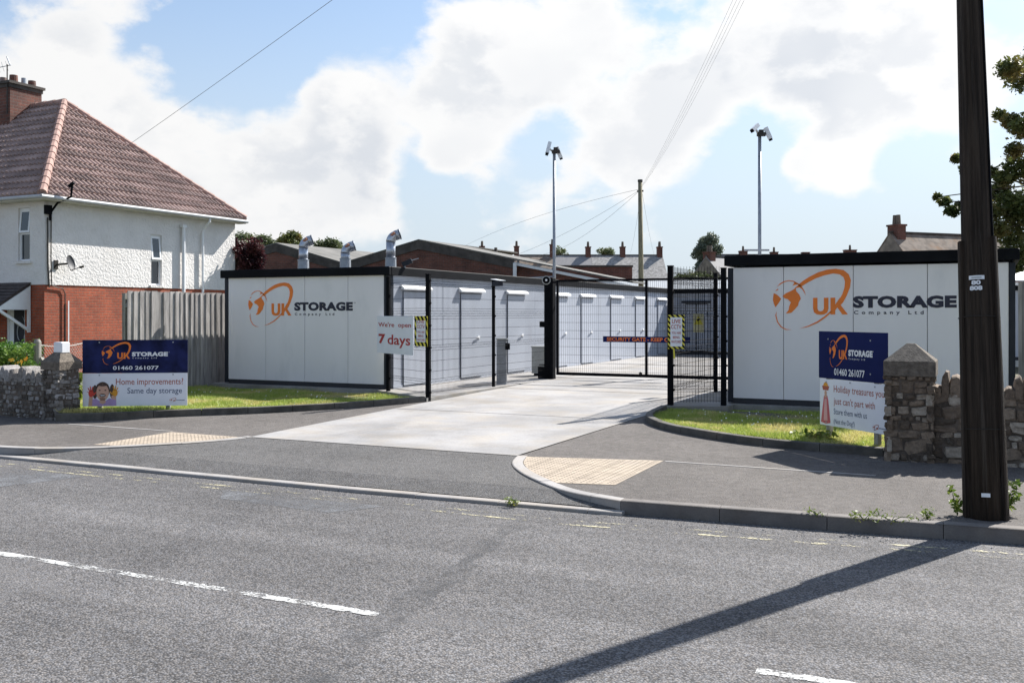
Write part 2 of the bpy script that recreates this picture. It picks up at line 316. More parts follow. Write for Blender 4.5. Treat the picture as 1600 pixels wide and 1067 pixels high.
mat = dict(
    road=asphalt('road_asphalt', ROADC, 78., .42, .10, tracks=True),
    tarmac=asphalt('forecourt_asphalt', (.140, .140, .144), 105., .40, .12),
    pave=asphalt('pavement_asphalt', (.145, .137, .134), 130., .28, .14),
    kerb=concrete('kerb_concrete', (.31, .295, .285), .2, 2.),
    kerbd=concrete('old_kerb_concrete', (.16, .145, .136), .3, 3.), edge=concrete('shade_darkened_edging', (.095, .088, .078), .5, 4.),  # edging darkened all over, shade on its face put into the colour
    conc=concrete('drive_concrete', (.30, .29, .285), .26),
    slab=concrete('slab_concrete', (.27, .26, .245), .3, 2.),
    tjoint=M('paving_joint_sand', (.22, .18, .14), .9),
    tact=M('buff_tactile', (.36, .295, .225), .85, var=.12, vs=6., bs=60., dirt=((.28, .235, .2), 3., .5)),
    garden=M('garden_ground', (.055, .065, .03), .95, var=.4, vs=2., bs=20.),
    soil=M('ground_soil', (.11, .10, .06), .95, var=.4, vs=.8, bs=8.),
    turf=M('turf_base', (.23, .24, .075), .95, var=.35, vs=2.5, bs=40., dirt=((.36, .29, .14), 1.2, .8)),
    grass=leafmat('grass_blades', (.24, .34, .05), (.46, .50, .13), (.62, .53, .24)),
    rowp=M('sun_toned_panel', (.43, .46, .52), .40, var=.04, vs=.9, bs=1.4, bst=.04, dirt=((.35, .36, .39), 1.6, .4), stretch=(1, 1, .35)),  # darker, bluer copy of the front panel; light on the row put into colour
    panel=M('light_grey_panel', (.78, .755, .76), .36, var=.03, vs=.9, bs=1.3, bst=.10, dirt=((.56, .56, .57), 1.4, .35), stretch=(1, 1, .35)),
    door=M('pale_grey_door', (.45, .48, .54), .38, var=.02, vs=1.),
    dgrey=M('charcoal_steel', (.022, .025, .033), .5, var=.15, vs=3., spec=.2),
    black=M('black_powder_coat', (.005, .0055, .007), .7, var=.2, vs=6., spec=.06),
    blackm=M('black_roof_trim', (.006, .0065, .0085), .6, var=.3, vs=2., spec=.08),
    gap=M('dark_joint', (.03, .03, .035), .7),
    white=M('white_plastic', (.78, .79, .80), .4, var=.04, vs=4.),
    whitep=M('white_sign_face', (.80, .81, .86), .35, var=.03, vs=3.),
    navy=M('navy_print', (.009, .016, .085), .65, var=.12, vs=2., spec=.1),
    navyd=M('navy_lettering', (.006, .008, .03), .45, var=.1),
    orange=M('orange_lettering', (.86, .20, .015), .45, var=.08),
    red=M('red_lettering', (.42, .02, .02), .5, var=.1),
    rust=M('dull_red_lettering', (.40, .09, .05), .5, var=.1),
    slate=M('slate_blue_lettering', (.06, .09, .17), .5, var=.1),
    grey=M('galvanised_steel', (.33, .35, .38), .45, .55, var=.15, vs=5.),
    cab=M('grey_cabinet', (.42, .43, .41), .5, var=.1, vs=5., dirt=((.2, .2, .18), 4., .5)),
    steel=M('brushed_flue_steel', (.44, .46, .50), .33, .75, var=.2, vs=5., dirt=((.2, .2, .2), 3., .4)),
    copper=M('rusty_flue_band', (.42, .19, .11), .6, .3, var=.25, vs=8.),
    yellow=M('hazard_yellow', (.72, .62, .06), .45, var=.08),
    glass=M('window_glass', (.02, .03, .04), .06, var=.2, vs=2., spec=.8),
    render=M('white_roughcast', (.75, .72, .69), .9, var=.05, vs=1.5, bs=15., bst=1., bd=.03, dirt=((.50, .46, .41), .8, .35)),
    brickr=brick('orange_red_brick', (.42, .088, .036), (.32, .066, .03), (.24, .14, .095)),
    brickd=brick('dark_red_brick', (.20, .072, .048), (.13, .052, .038), (.17, .13, .11), .3, .1, .45),
    tile=M('pinkish_concrete_tile', (.31, .222, .195), .78, var=.2, vs=1.4, bs=50., dirt=((.17, .12, .10), 5., .7), rndv=.22),
    ridge=M('ridge_tile', (.34, .21, .175), .8, var=.2, vs=6., bs=30., dirt=((.2, .16, .13), 8., .5)),
    dtile=M('brown_canopy_tile', (.06, .045, .042), .8, var=.4, vs=9., bs=10., bst=.8),
    slater=M('glint_toned_slate_roof', (.30, .29, .28), .75, spec=.12, var=.35, vs=3.5, bs=6., bst=.6, bd=.03, dirt=((.16, .15, .14), 5., .9)),  # base lightened, sun glint on the slates put into the colour
    slateg=M('grey_slate_roof', (.25, .245, .25), .75, spec=.12, var=.12, vs=2., bs=9., bst=.3, dirt=((.16, .13, .10), 2., .5)),
    slateb=M('brown_slate_roof', (.21, .175, .145), .85, spec=.1, var=.3, vs=2., bs=9., dirt=((.30, .15, .06), .6, .7)),
    felt=M('old_corrugated_roof', (.125, .12, .11), .85, var=.25, vs=.8, bs=12., dirt=((.14, .13, .10), 2., .6)),
    coping=M('dark_coping', (.075, .065, .058), .9, var=.35, vs=2., bs=14.),
    shedw=M('white_corrugated_sheet', (.72, .72, .70), .5, var=.08, vs=2.),
    bwall=M('grey_stone_gable', (.20, .175, .145), .9, var=.3, vs=2., bs=9.),
    wood=M('weathered_grey_boards', (.34, .32, .305), .9, var=.3, vs=2.2, bs=20., bst=.6, stretch=(6, 6, .6), dirt=((.11, .10, .095), 1.4, .7), rndv=.28),
    postw=M('grey_timber_post', (.25, .235, .21), .85, var=.3, vs=4., bs=25., stretch=(4, 4, .6)),
    pole=M('dark_creosote_pole', (.040, .029, .021), .85, var=.55, vs=3., bs=9., bst=1., bd=.03, spec=.2, stretch=(11, 11, .35), dirt=((.11, .095, .08), 2.2, .55)),
    polef=M('far_timber_pole', (.21, .185, .115), .85, var=.3, vs=5., stretch=(4, 4, .5)),
    wirem=M('overhead_cable', (.20, .20, .21), .6),
    stonel=stone('dark_rubble_stone', [(.07, .06, .05), (.13, .11, .095), (.19, .17, .15), (.24, .22, .20), (.36, .34, .33)]),
    stoner=stone('brown_rubble_stone', [(.07, .052, .038), (.115, .083, .058), (.17, .125, .09), (.24, .18, .13), (.40, .35, .29)], (.30, .28, .24)),
    mortar=M('old_lime_mortar', (.105, .083, .066), .95, var=.4, vs=6., bs=22., bst=1., bd=.02),
    cap=M('pebbled_cap_stone', (.15, .125, .10), .95, var=.35, vs=14., bs=60., bst=1., bd=.02),
    bark=M('bark', (.07, .055, .04), .9, var=.3, vs=4., bs=12., stretch=(3, 3, .6)),
    oak=leafmat('oak_leaves', (.055, .08, .02), (.16, .175, .05), (.22, .16, .05)),
    copperl=leafmat('copper_leaves', (.020, .008, .012), (.07, .016, .022), (.10, .03, .03)),
    green=leafmat('far_green_leaves', (.06, .085, .035), (.13, .16, .07), (.17, .19, .09)),  # leaf colours lightened to stand in for distance haze
    birch=leafmat('weeping_leaves', (.08, .105, .075), (.17, .20, .15), (.22, .25, .19)),  # paler and greyer, with distance haze put into the leaf colour
    hedge=leafmat('hedge_leaves', (.04, .11, .015), (.14, .25, .04), (.20, .30, .06)),
    weed=leafmat('weed_leaves', (.07, .13, .02), (.22, .28, .05), (.28, .22, .07)),
    flower=M('yellow_petal', (.75, .42, .03), .6, var=.1), daisy=M('white_petal', (.8, .8, .75), .6),
    skin=M('printed_skin', (.62, .36, .26), .5, var=.06), hair=M('printed_dark_hair', (.07, .035, .025), .5),
    lav=M('printed_lavender', (.45, .30, .55), .5), pink=M('printed_pink', (.55, .11, .13), .5, var=.25, vs=20., stretch=(6, 1, .4)),
    pale=M('printed_pale_pink', (.68, .36, .36), .5), paintr=M('printed_red_paint', (.62, .05, .03), .5), painty=M('printed_orange_paint', (.75, .33, .02), .5),
    wline=worn('worn_white_paint', (.74, .74, .72), .455, 3.), yline=worn('worn_yellow_paint', (.55, .50, .32), .515, 2.2, .07),
    cast=M('cast_iron', (.05, .045, .04), .6, .6),
)
mat['patch'] = worn('dark_trench_repair', (.095, .095, .099), .42, 2.2, .35); mat['smooth'] = worn('smooth_road_patch', (.165, .167, .175), .42, 1.2, .16); mat['patchline'] = worn('poured_joint', (.19, .195, .205), .50, 3., .15)
rng = random.Random(7)
# ------------------------------------------------------------------ ground, road, pavements, drive, yard
def zs(v): return .125 + .0134 * (v - 10.7)            # back of the pavement and the drive
def zp(v): return .11 + (zs(10.7) - .11) * (v - 8.5) / 2.2
def zf(v): return .024 + .078 * (v - 8.5) / .45 if v < 8.95 else .102 + (zs(10.72) - .102) * (v - 8.95) / 1.77    # bell mouth, rising to meet the drive
def sheet(name, pts, zfn, m, dz=0.): return struct(name, MB().poly([(u, v, zfn(v) + dz) for u, v in pts]), m)
def spline(P, n=6):
    o = []
    for i in range(len(P) - 1):
        p0, p1, p2, p3 = P[max(i - 1, 0)], P[i], P[i + 1], P[min(i + 2, len(P) - 1)]
        for k in range(n):
            t = k / n; o.append(tuple(.5 * (2 * b + (c - a) * t + (2 * a - 5 * b + 4 * c - d) * t * t + (3 * b - a - 3 * c + d) * t ** 3) for a, b, c, d in zip(p0, p1, p2, p3)))
    return o + [tuple(P[-1])]
def side(P, d):                                        # parallel line, d to the left of travel
    o = []
    for i, p in enumerate(P):
        a = Vector(P[max(i - 1, 0)][:2]); b = Vector(P[min(i + 1, len(P) - 1)][:2]); t = (b - a).normalized()
        o.append((p[0] - t.y * d, p[1] + t.x * d))
    return o
struct('ground', MB().poly([(-900, -300, -.03), (900, -300, -.03), (900, 1500, -.03), (-900, 1500, -.03)]), mat['soil'])
bellL = spline([(-11.9, 8.50), (-11.1, 8.62), (-10.35, 9.02), (-9.75, 9.65), (-9.35, 10.25), (-9.20, 10.72)])
bellR = spline([(-3.05, 8.60), (-3.62, 8.80), (-4.05, 9.12), (-4.55, 9.62), (-4.93, 10.18), (-5.12, 10.72)])
kerbR = [(-3.05, 8.60), (-2.2, 8.655), (-1.5, 8.70), (.3, 8.86), (3, 9.08), (12, 9.9), (45, 13.0)]
road = [(-90, -8), (45, -8), (45, 12.98)] + [(u, v - .02) for u, v in kerbR[::-1][1:]] + [(-3.2, 8.45), (-90, 8.45)]
struct('road', MB().poly([(u, v, 0) for u, v in road]), mat['road'])
def cutv(P, v0):                                        # where a curve crosses the level v0
    for a, b in zip(P, P[1:]):
        if (a[1] - v0) * (b[1] - v0) <= 0 and a[1] != b[1]: t = (v0 - a[1]) / (b[1] - a[1]); return (a[0] + t * (b[0] - a[0]), v0)
lo_ = lambda P: [p for p in P if p[1] < 8.95] + [cutv(P, 8.95)]
hi_ = lambda P: [cutv(P, 8.95)] + [p for p in P if p[1] > 8.95]
sheet('forecourt', lo_(bellR) + lo_(bellL)[::-1], zf, mat['tarmac']); sheet('forecourt', hi_(bellR) + hi_(bellL)[::-1], zf, mat['tarmac'])
def strip_z(v): return zp(v) if v < 10.7 else zs(v)
for nm, lower, upper in (('pavement', bellL[:-1] + [(-9.2, 10.7), (-9.2, 10.7)], None), ('pavement', bellR[:-1] + [(-5.12, 10.7)], None)):
    L = lower[0][0] < -8
    far = -90 if L else 45
    if L: pts = [(-90, 8.5), (-11.9, 8.5)] + lower[1:-1] + [(-90, 10.7)]
    else: pts = [(45, 10.7)] + lower[::-1] + [(x, y) for x, y in kerbR[1:4]] + [(3, 9.08), (12, 9.9)]
    sheet('pavement', pts, zp, mat['pave'], .002)
sheet('pavement', [(-90, 10.7), (-9.25, 10.7), (-9.38, 16.2), (-12.9, 16.2), (-12.9, 11.5), (-13.45, 11.1), (-90, 11.1)], zs, mat['pave'], .001)
sheet('pavement', [(-5.10, 10.7), (45, 10.7), (45, 16.5), (-4.95, 16.5)], zs, mat['pave'], .001)
sheet('driveway', [(-9.25, 10.715), (-5.12, 10.715), (-4.95, 16.5), (-4.98, 21.5), (-9.45, 21.5), (-9.40, 16.)], zs, mat['conc'], .006)
yard = MB()
for P in ([(-15.85, 17.02), (-11.35, 17.02), (-9.44, 15.84), (-9.44, 62), (-15.85, 62)], [(-5.0, 16.22), (-3.95, 16.6), (-3.95, 17.02), (.62, 17.02), (.62, 62), (-5.0, 62)]):
    yard.prism([(u, v, .27) for u, v in P][::-1], (0, 0, -.3))
struct('yard_slab', yard, mat['slab'])
struct('yard', MB().poly([(-9.44, 21.5, .2705), (-5, 21.5, .2705), (-5, 62, .2705), (-9.44, 62, .2705)]), mat['conc'])
struct('yard', MB().poly([(-11.3, 17.6, .274), (-9.46, 16.2, .274), (-9.46, 62, .274), (-11.3, 62, .274)]), mat['conc'])
struct('paving_joint', MB().box(-9.42, 18.98, .0, -5.0, 19.0, zs(19) + .009).box(-9.42, 20.6, .0, -5.0, 20.62, zs(20.6) + .009).box(-9.3, 14.6, .0, -5.0, 14.612, zs(14.6) + .009), mat['edge'])
# low dropped kerb across the entrance and the high kerb stones on either side
def kerb_run(name, P, w_, zt, zb, m, gap=.006, length=.914, rnd_=.018):
    mb = MB(); Q = side(P, w_); tl = [0.]
    for i in range(1, len(P)): tl.append(tl[-1] + math.dist(P[i][:2], P[i - 1][:2]))
    def at(P_, s):
        for i in range(1, len(P_)):
            if s <= tl[i] + 1e-9:
                t = (s - tl[i - 1]) / max(1e-9, tl[i] - tl[i - 1]); return tuple(a + (b - a) * t for a, b in zip(P_[i - 1], P_[i]))
        return P_[-1]
    s = 0.
    while s < tl[-1] - .02:
        e = min(s + length, tl[-1]); cuts = [s + gap] + [x for x in tl if s + gap + .02 < x < e - .02] + [e]; rows = []; j = rng.uniform(-.003, .003)
        for c in cuts:
            a, q = at(P, c), at(Q, c); A, B_, zt_, zb_ = Vector(a[:2]), Vector(q[:2]), zt(c / tl[-1], a) + j, zb(c / tl[-1], a)
            n = (B_ - A).normalized()
            rows.append([(*A, zb_), (*(A + n * .004), zt_ - rnd_), (*(A + n * rnd_ * .35), zt_ - rnd_ * .3), (*(A + n * rnd_), zt_), (*B_, zt_), (*B_, zb_)])
        b = len(mb.v); k = 6
        mb.add([p for r_ in rows for p in r_], [(i * k + q, (i + 1) * k + q, (i + 1) * k + q + 1, i * k + q + 1) for i in range(len(rows) - 1) for q in range(k - 1)]
               + [tuple(range(k - 1, -1, -1)), tuple((len(rows) - 1) * k + q for q in range(k))], rng.random())
        s = e
    return struct(name, mb, m)
kerb_run('kerb', [(-60, 8.42), (-12, 8.42), (-6, 8.40), (-3.0, 8.50)], .125, lambda t, p: .034, lambda t, p: -.05, mat['kerb'])
kerb_run('kerb', kerbR, .125, lambda t, p: .124, lambda t, p: -.05, mat['kerbd'])
kerb_run('kerb', [(-60, 8.44), (-12.4, 8.46), (-11.9, 8.5)], .125, lambda t, p: .124, lambda t, p: -.05, mat['kerb'])
kerb_run('kerb', bellL, .125, lambda t, p: zp(p[1]) + .012, lambda t, p: zf(p[1]) - .06, mat['kerb'])
kerb_run('kerb', bellR[::-1], .13, lambda t, p: zp(p[1]) + .012, lambda t, p: zf(p[1]) - .06, mat['kerb'])
# pin kerbs flush in the pavement
struct('kerb', MB().box(-3.36, 11.02, .05, -1.05, 11.065, zs(11) + .006).box(-12.9, 10.72, .05, -10.72, 10.77, zs(10.75) + .006), mat['kerb'])
# buff tactile slabs with blisters, joints every 0.4 m
def tactile(quad):
    mb = MB(); P = [Vector(p) for p in quad]; c = sum(P, Vector((0, 0))) / len(P)
    mb.poly([(p.x, p.y, zp(p.y) + .006) for p in P])
    def inside(q):
        ins_ = False
        for i in range(len(P)):
            a, b = P[i - 1], P[i]
            if (a.y > q.y) != (b.y > q.y) and q.x < (b.x - a.x) * (q.y - a.y) / (b.y - a.y) + a.x: ins_ = not ins_
            ab = b - a; t = max(0, min(1, (q - a).dot(ab) / max(1e-9, ab.dot(ab))))
            if (a + ab * t - q).length < .02: return False
        return ins_
    sg = 1 if sum(P[i].x * P[(i + 1) % len(P)].y - P[i].y * P[(i + 1) % len(P)].x for i in range(len(P))) > 0 else -1
    x0, x1, y0, y1 = min(p.x for p in P), max(p.x for p in P), min(p.y for p in P), max(p.y for p in P)
    nx = int((x1 - x0) / .0667) + 2
    for i in range(nx):
        for j in range(int((y1 - y0) / .0667) + 2):
            q = Vector((x0 + .0667 * i, y0 + .0667 * j))
            if not inside(q): continue
            z = zp(q.y) + .006
            ring = [(q.x + r * math.cos(k * math.pi / 4), q.y + r * math.sin(k * math.pi / 4), z + h) for r, h in ((.017, 0), (.010, .0045)) for k in range(8)]
            mb.add(ring, [(k, (k + 1) % 8, 8 + (k + 1) % 8, 8 + k) for k in range(8)] + [tuple(range(8, 16))])
    struct('tactile_paving', mb, mat['tact'])
    jm = MB()
    for i in range(1, int((x1 - x0) / .4) + 1):
        a = None
        x = x0 + .4 * i - .0333
        ys = [y0 + t * .02 for t in range(int((y1 - y0) / .02) + 1) if inside(Vector((x, y0 + t * .02)))]
        if ys: jm.poly([(x - .003, ys[0], zp(ys[0]) + .0085), (x + .003, ys[0], zp(ys[0]) + .0085), (x + .003, ys[-1], zp(ys[-1]) + .0085), (x - .003, ys[-1], zp(ys[-1]) + .0085)])
    for j in range(1, int((y1 - y0) / .4) + 1):
        y = y0 + .4 * j - .0333
        xs = [x0 + t * .02 for t in range(int((x1 - x0) / .02) + 1) if inside(Vector((x0 + t * .02, y)))]
        if xs: jm.poly([(xs[0], y - .003, zp(y) + .009), (xs[-1], y - .003, zp(y) + .009), (xs[-1], y + .003, zp(y) + .009), (xs[0], y + .003, zp(y) + .009)])
    struct('paving_joint', jm, mat['tjoint'])
cR = [p for p in side(bellR[::-1], .14) if 9.2 < p[1] < 10.66]
cL = [p for p in side(bellL, .14) if 9.3 < p[1] < 10.66]
tactile([(-3.39, 11.08), (-5.0, 10.68), cR[0], *cR[1:], (-3.37, 9.36)][::-1])
tactile([(-10.62, 9.24), *cL, (-10.66, 10.66)])
# paving slab by the pole, iron cover
struct('paving_slab', MB().box(.62, 9.75, .0, 2.1, 10.35, zp(10.05) + .012), mat['kerb'])
# ragged painted lines
def ragged(name, P, w_, m, step=.05, rag=.008, z=.004):
    mb = MB(); a, b = Vector(P[0]), Vector(P[1]); L = (b - a).length; t = (b - a) / L; n = Vector((-t.y, t.x)); k = max(2, int(L / step)); r2 = random.Random(int(L * 1000))
    lo, hi = [], []
    for i in range(k + 1):
        p = a + t * L * i / k; lo.append(p - n * (w_ / 2 + r2.uniform(-rag, rag))); hi.append(p + n * (w_ / 2 + r2.uniform(-rag, rag)))
    for i in range(k): mb.poly([(*lo[i], z), (*lo[i + 1], z), (*hi[i + 1], z), (*hi[i], z)])
    struct(name, mb, m)
for a, b in (((-9.4, 5.10), (-3.36, 5.06)), ((-1.07, 5.12), (3.2, 5.2)), ((-18, 5.1), (-12.5, 5.1))): ragged('road_marking', (a, b), .078, mat['wline'])
for o in (0, .16):
    for a, b in (((-14, 8.17 - o), (-3.4, 8.10 - o)), ((-3.4, 8.10 - o), (.6, 8.52 - o)), ((.6, 8.52 - o), (9, 9.3 - o))): ragged('road_marking', (a, b), .05, mat['yline'])
# old trench repair, smooth patches by the kerb and a poured joint in the road
for k9, (a9, b9) in enumerate((((-3.74, 8.0), (-3.05, 3.6)), ((-3.60, 7.2), (-2.85, 3.2)))): ragged('road_patch', (a9, b9), (.17, .10)[k9], mat['patch'], .12, .07, .0018 + .0006 * k9)
struct('road_patch', MB().poly([(-7.2, 7.95, .0025), (-5.2, 7.93, .0025), (-5.5, 7.45, .0025), (-6.9, 7.55, .0025)]).poly([(-13.5, 7.9, .0025), (-9.2, 7.9, .0025), (-9.6, 6.6, .0025), (-13.2, 6.2, .0025)]), mat['smooth'])
ragged('road_patch', ((-2.75, 5.45), (-.2, 4.55)), .035, mat['patchline'], .06, .012, .003)
q9 = random.Random(9); gm_ = MB()
for i in range(420):                                   # grit gathered along the kerb
    u = q9.uniform(-12, 2.5); v = 8.36 + (max(0, u + 3.05) * .085) - abs(q9.gauss(0, .10)); k = q9.uniform(.003, .009); a = q9.uniform(0, 3)
    gm_.add([(u + k * math.cos(a + t), v + k * math.sin(a + t), .001) for t in (0, 2.1, 4.2)] + [(u, v, k * 1.2)], [(0, 1, 3), (1, 2, 3), (2, 0, 3)])
struct('grit', gm_, mat['kerb'], 'stuff')
# lawns with a stone edging
edgeL = spline([(-13.38, 10.9), (-12.75, 11.3), (-11.95, 12.25), (-11.1, 13.05), (-10.4, 13.95), (-9.8, 14.95), (-9.46, 15.82)], 5)
edgeR = spline([(-4.98, 16.1), (-4.86, 14.95), (-4.55, 14.2), (-3.95, 13.5), (-2.95, 12.85), (-2.05, 12.55), (-.95, 12.42)], 5)
kerb_run('lawn_edging', edgeL, .11, lambda t, p: zs(p[1]) + .125 - .02 * t, lambda t, p: .0, mat['edge'], .008, .75)
kerb_run('lawn_edging', edgeR, .11, lambda t, p: zs(p[1]) + .10, lambda t, p: .0, mat['edge'], .008, .75)
def zgL(v): return .255 - .016 * (v - 11.)
def zgR(v): return .235 - .018 * (v - 12.5)
lawnL = side(edgeL, .10) + [(-9.5, 15.95), (-11.36, 17.02), (-16.1, 17.02), (-16.1, 11.4), (-13.5, 11.3)]
lawnR = side(edgeR, .10) + [(0.9, 12.42), (6, 12.42), (6, 17.02), (-3.95, 17.02), (-3.95, 16.62), (-4.95, 16.24)]
sheet('lawn', lawnL, zgL, mat['turf']); sheet('lawn', lawnR, zgR, mat['turf'])
sheet('garden', [(-60, 11.2), (-16.1, 11.2), (-16.1, 45), (-60, 45)], lambda v: .12, mat['garden'])
def blades(name, poly, zfn, dens, seed, hmin=.02, hmax=.075):
    r = np.random.default_rng(seed); P = np.array(poly); lo, hi = P.min(0), P.max(0)
    n = int((hi - lo).prod() * dens); q = r.uniform(lo, hi, (n, 2)); ins = np.zeros(n, bool); j = len(P) - 1
    for i in range(len(P)):
        a, b = P[i], P[j]; c = ((a[1] > q[:, 1]) != (b[1] > q[:, 1])) & (q[:, 0] < (b[0] - a[0]) * (q[:, 1] - a[1]) / (b[1] - a[1] + 1e-12) + a[0]); ins ^= c; j = i
    q = q[ins]; n = len(q); th = r.uniform(0, 6.283, n); h = r.uniform(hmin, hmax, n) * (1 + .6 * np.sin(q[:, 0] * 2.3 + 1.3 * np.sin(q[:, 1] * 3.1)) * .6); ww = r.uniform(.005, .011, n)
    v = np.zeros((n, 3, 3)); z = np.array([zfn(y) for y in q[:, 1]])
    dx, dy = np.cos(th) * ww, np.sin(th) * ww
    v[:, 0] = np.stack([q[:, 0] - dx, q[:, 1] - dy, z], 1); v[:, 1] = np.stack([q[:, 0] + dx, q[:, 1] + dy, z], 1)
    v[:, 2] = np.stack([q[:, 0] + r.normal(0, .5, n) * h, q[:, 1] + r.normal(0, .5, n) * h, z + h], 1)
    return tag(npmesh(name, v, 3, r.uniform(0, 1, n), mat['grass']), kind='stuff')
blades('grass', [p for p in lawnL if True], zgL, 3600, 1)
blades('grass', [(min(u, 1.2), v) for u, v in lawnR], zgR, 4200, 2)
dm = MB(); r_ = random.Random(5)
for i in range(150):
    if i % 2: u, v = r_.uniform(-4.4, -1.4), r_.uniform(13.2, 16.6)
    else: u, v = r_.uniform(-15, -10.2), r_.uniform(13.2, 16.6)
    if (i % 2 and v < 13.3 + max(0, (-2.5 - u)) * .9) or (not i % 2 and v < 13.4 + max(0, u + 11.3) * 1.3): continue
    z = (zgR if i % 2 else zgL)(v) + r_.uniform(.05, .075); rr = r_.uniform(.007, .013)
    dm.poly([(u + rr * math.cos(k), v - .004 + rr * .6 * math.sin(k), z + rr * .8 * math.sin(k)) for k in (0, 1.05, 2.09, 3.14, 4.19, 5.24)])
tag(build('daisies', dm, mat['daisy']), kind='stuff')

# ------------------------------------------------------------------ the mark used on walls and signs (traced once, in its own 0..1 box)
LOGO = dict(
    swoosh=[(262, 243), (300, 207), (330, 185), (380, 155), (450, 122), (520, 103), (590, 97), (650, 108), (690, 140), (707, 185), (700, 240), (675, 300), (648, 350), (628, 372), (606, 352), (640, 290), (657, 240), (661, 195), (650, 162), (620, 140), (570, 132), (500, 145), (430, 168), (370, 197), (310, 232)],
    tail=[(546, 418), (500, 458), (440, 498), (370, 530), (300, 552), (372, 538), (446, 508), (508, 468), (558, 426)],
    lower=[(240, 562), (190, 562), (148, 542), (118, 502), (104, 450), (115, 420), (112, 452), (126, 500), (154, 536), (192, 556)],
    globe=[(116, 230), (140, 204), (175, 186), (215, 179), (252, 184), (292, 204), (322, 232), (342, 265), (352, 297), (334, 266), (314, 238), (288, 213), (250, 191), (215, 185), (177, 193), (145, 211)],
    west=[(90, 278), (110, 285), (130, 300), (152, 322), (135, 350), (105, 388), (92, 360), (84, 330)],
    main=[(165, 300), (190, 280), (225, 265), (255, 250), (270, 232), (275, 265), (300, 290), (312, 322), (295, 350), (290, 375), (262, 405), (235, 430), (190, 437), (212, 410), (218, 380), (232, 350), (205, 325), (180, 318)],
    north=[(245, 222), (262, 193), (292, 212), (268, 214)], isle=[(105, 258), (125, 243), (130, 250), (110, 262)], east=[(300, 234), (326, 236), (318, 247)],
    U=[(410, 316), (445, 316), (445, 398), (452, 414), (470, 420), (488, 414), (496, 398), (496, 316), (532, 316), (532, 400), (522, 428), (500, 442), (470, 446), (440, 442), (418, 428), (410, 400)],
    K=[(548, 316), (585, 316), (585, 368), (622, 316), (662, 316), (624, 368), (684, 443), (640, 443), (602, 390), (585, 412), (585, 443), (548, 443)])
def logo(parent, x0, x1, z0, z1, y, word, mini=False, om='orange'):
    fx = lambda x: x0 + (x - 84) / (1490 - 84) * (x1 - x0); fz = lambda q: z1 - (q - 97) / (563 - 97) * (z1 - z0)
    mk = MB()
    for i, (k, P) in enumerate(LOGO.items()): mk.dec([(fx(a), fz(b)) for a, b in P], y - .0007 * (i % 3), .002)
    e = build('orbit_emblem', mk, mat[om], parent)
    t = text('STORAGE', fx(722), fx(1490), fz(395), fz(305), y, .06, 1.06); build('lettering', t, word, parent)
    if not mini:
        build('lettering', text('Company Ltd', fx(730), fx(1252), fz(450), fz(414), y, .02, 1.9), word, parent)
        build('lettering', text('TM', fx(1499), fx(1524), fz(322), fz(308), y, .0), word, parent)
# ------------------------------------------------------------------ storage buildings
ZT, ZF, ZB, YZ = 2.83, 2.655, .27, .27
def front_wall(root, u0, u1, v, joints, post=.10):
    for a in (u0, u1 - post): build('corner_post', MB().bbox(a, v, ZB + .02, a + post, v + .2, ZF, .008), mat['dgrey'], root)
    build('base_frame', MB().box(u0 + post, v + .03, ZB + .005, u1 - post, v + .2, ZB + .10), mat['gap'], root)
    js = [u0 + post] + joints + [u1 - post]
    for a, b in zip(js, js[1:]): build('wall_panel', MB().bbox(a + .004, v + .012, ZB + .10, b - .004, v + .07, ZF, .006), mat['panel'], root)
    build('wall_backing', MB().box(u0 + post, v + .071, ZB + .10, u1 - post, v + .12, ZF), mat['gap'], root)
def fascia(root, boxes, m):
    f = MB()
    for b in boxes: f.bbox(*b, .012)
    return build('roof_trim', f, m, root)
# the long one on the west side
ux, vx = -11.20, 17.22
lb = thing('storage_building', 'long pale grey storage building with a row of doors and four panel end wall', 'building', (0, 0, 0))
front_wall(lb, -15.60, ux, vx, [V(x, vx)[0] for x in (414.5, 475.5, 543)])
fascia(lb, [(-15.68, vx - .06, ZF, ux + .07, vx + .04, ZT), (ux - .04, vx + .043, ZF, ux + .07, 38.2, ZT)], mat['blackm'])
build('roof', MB().box(-15.6, vx + .05, ZF + .02, ux - .05, 38.1, ZT - .03), mat['dgrey'], lb)
build('end_wall', MB().box(-15.58, vx + .2, ZB, -15.5, 38.1, ZF), mat['panel'], lb)
js = [vx + .21] + [U(x, ux)[0] for x in (692, 836)]
while js[-1] < 37: js.append(js[-1] + 2.46)
js[-1] = 38.1
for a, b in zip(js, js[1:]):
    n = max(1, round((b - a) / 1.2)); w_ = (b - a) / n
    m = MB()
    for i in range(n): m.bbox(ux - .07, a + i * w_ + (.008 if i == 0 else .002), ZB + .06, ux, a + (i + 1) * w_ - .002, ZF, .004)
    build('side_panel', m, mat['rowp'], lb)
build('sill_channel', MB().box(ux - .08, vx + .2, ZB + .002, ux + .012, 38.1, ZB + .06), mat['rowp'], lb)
build('wall_backing', MB().box(ux - .10, vx + .2, ZB + .06, ux - .071, 38.1, ZF), mat['gap'], lb)
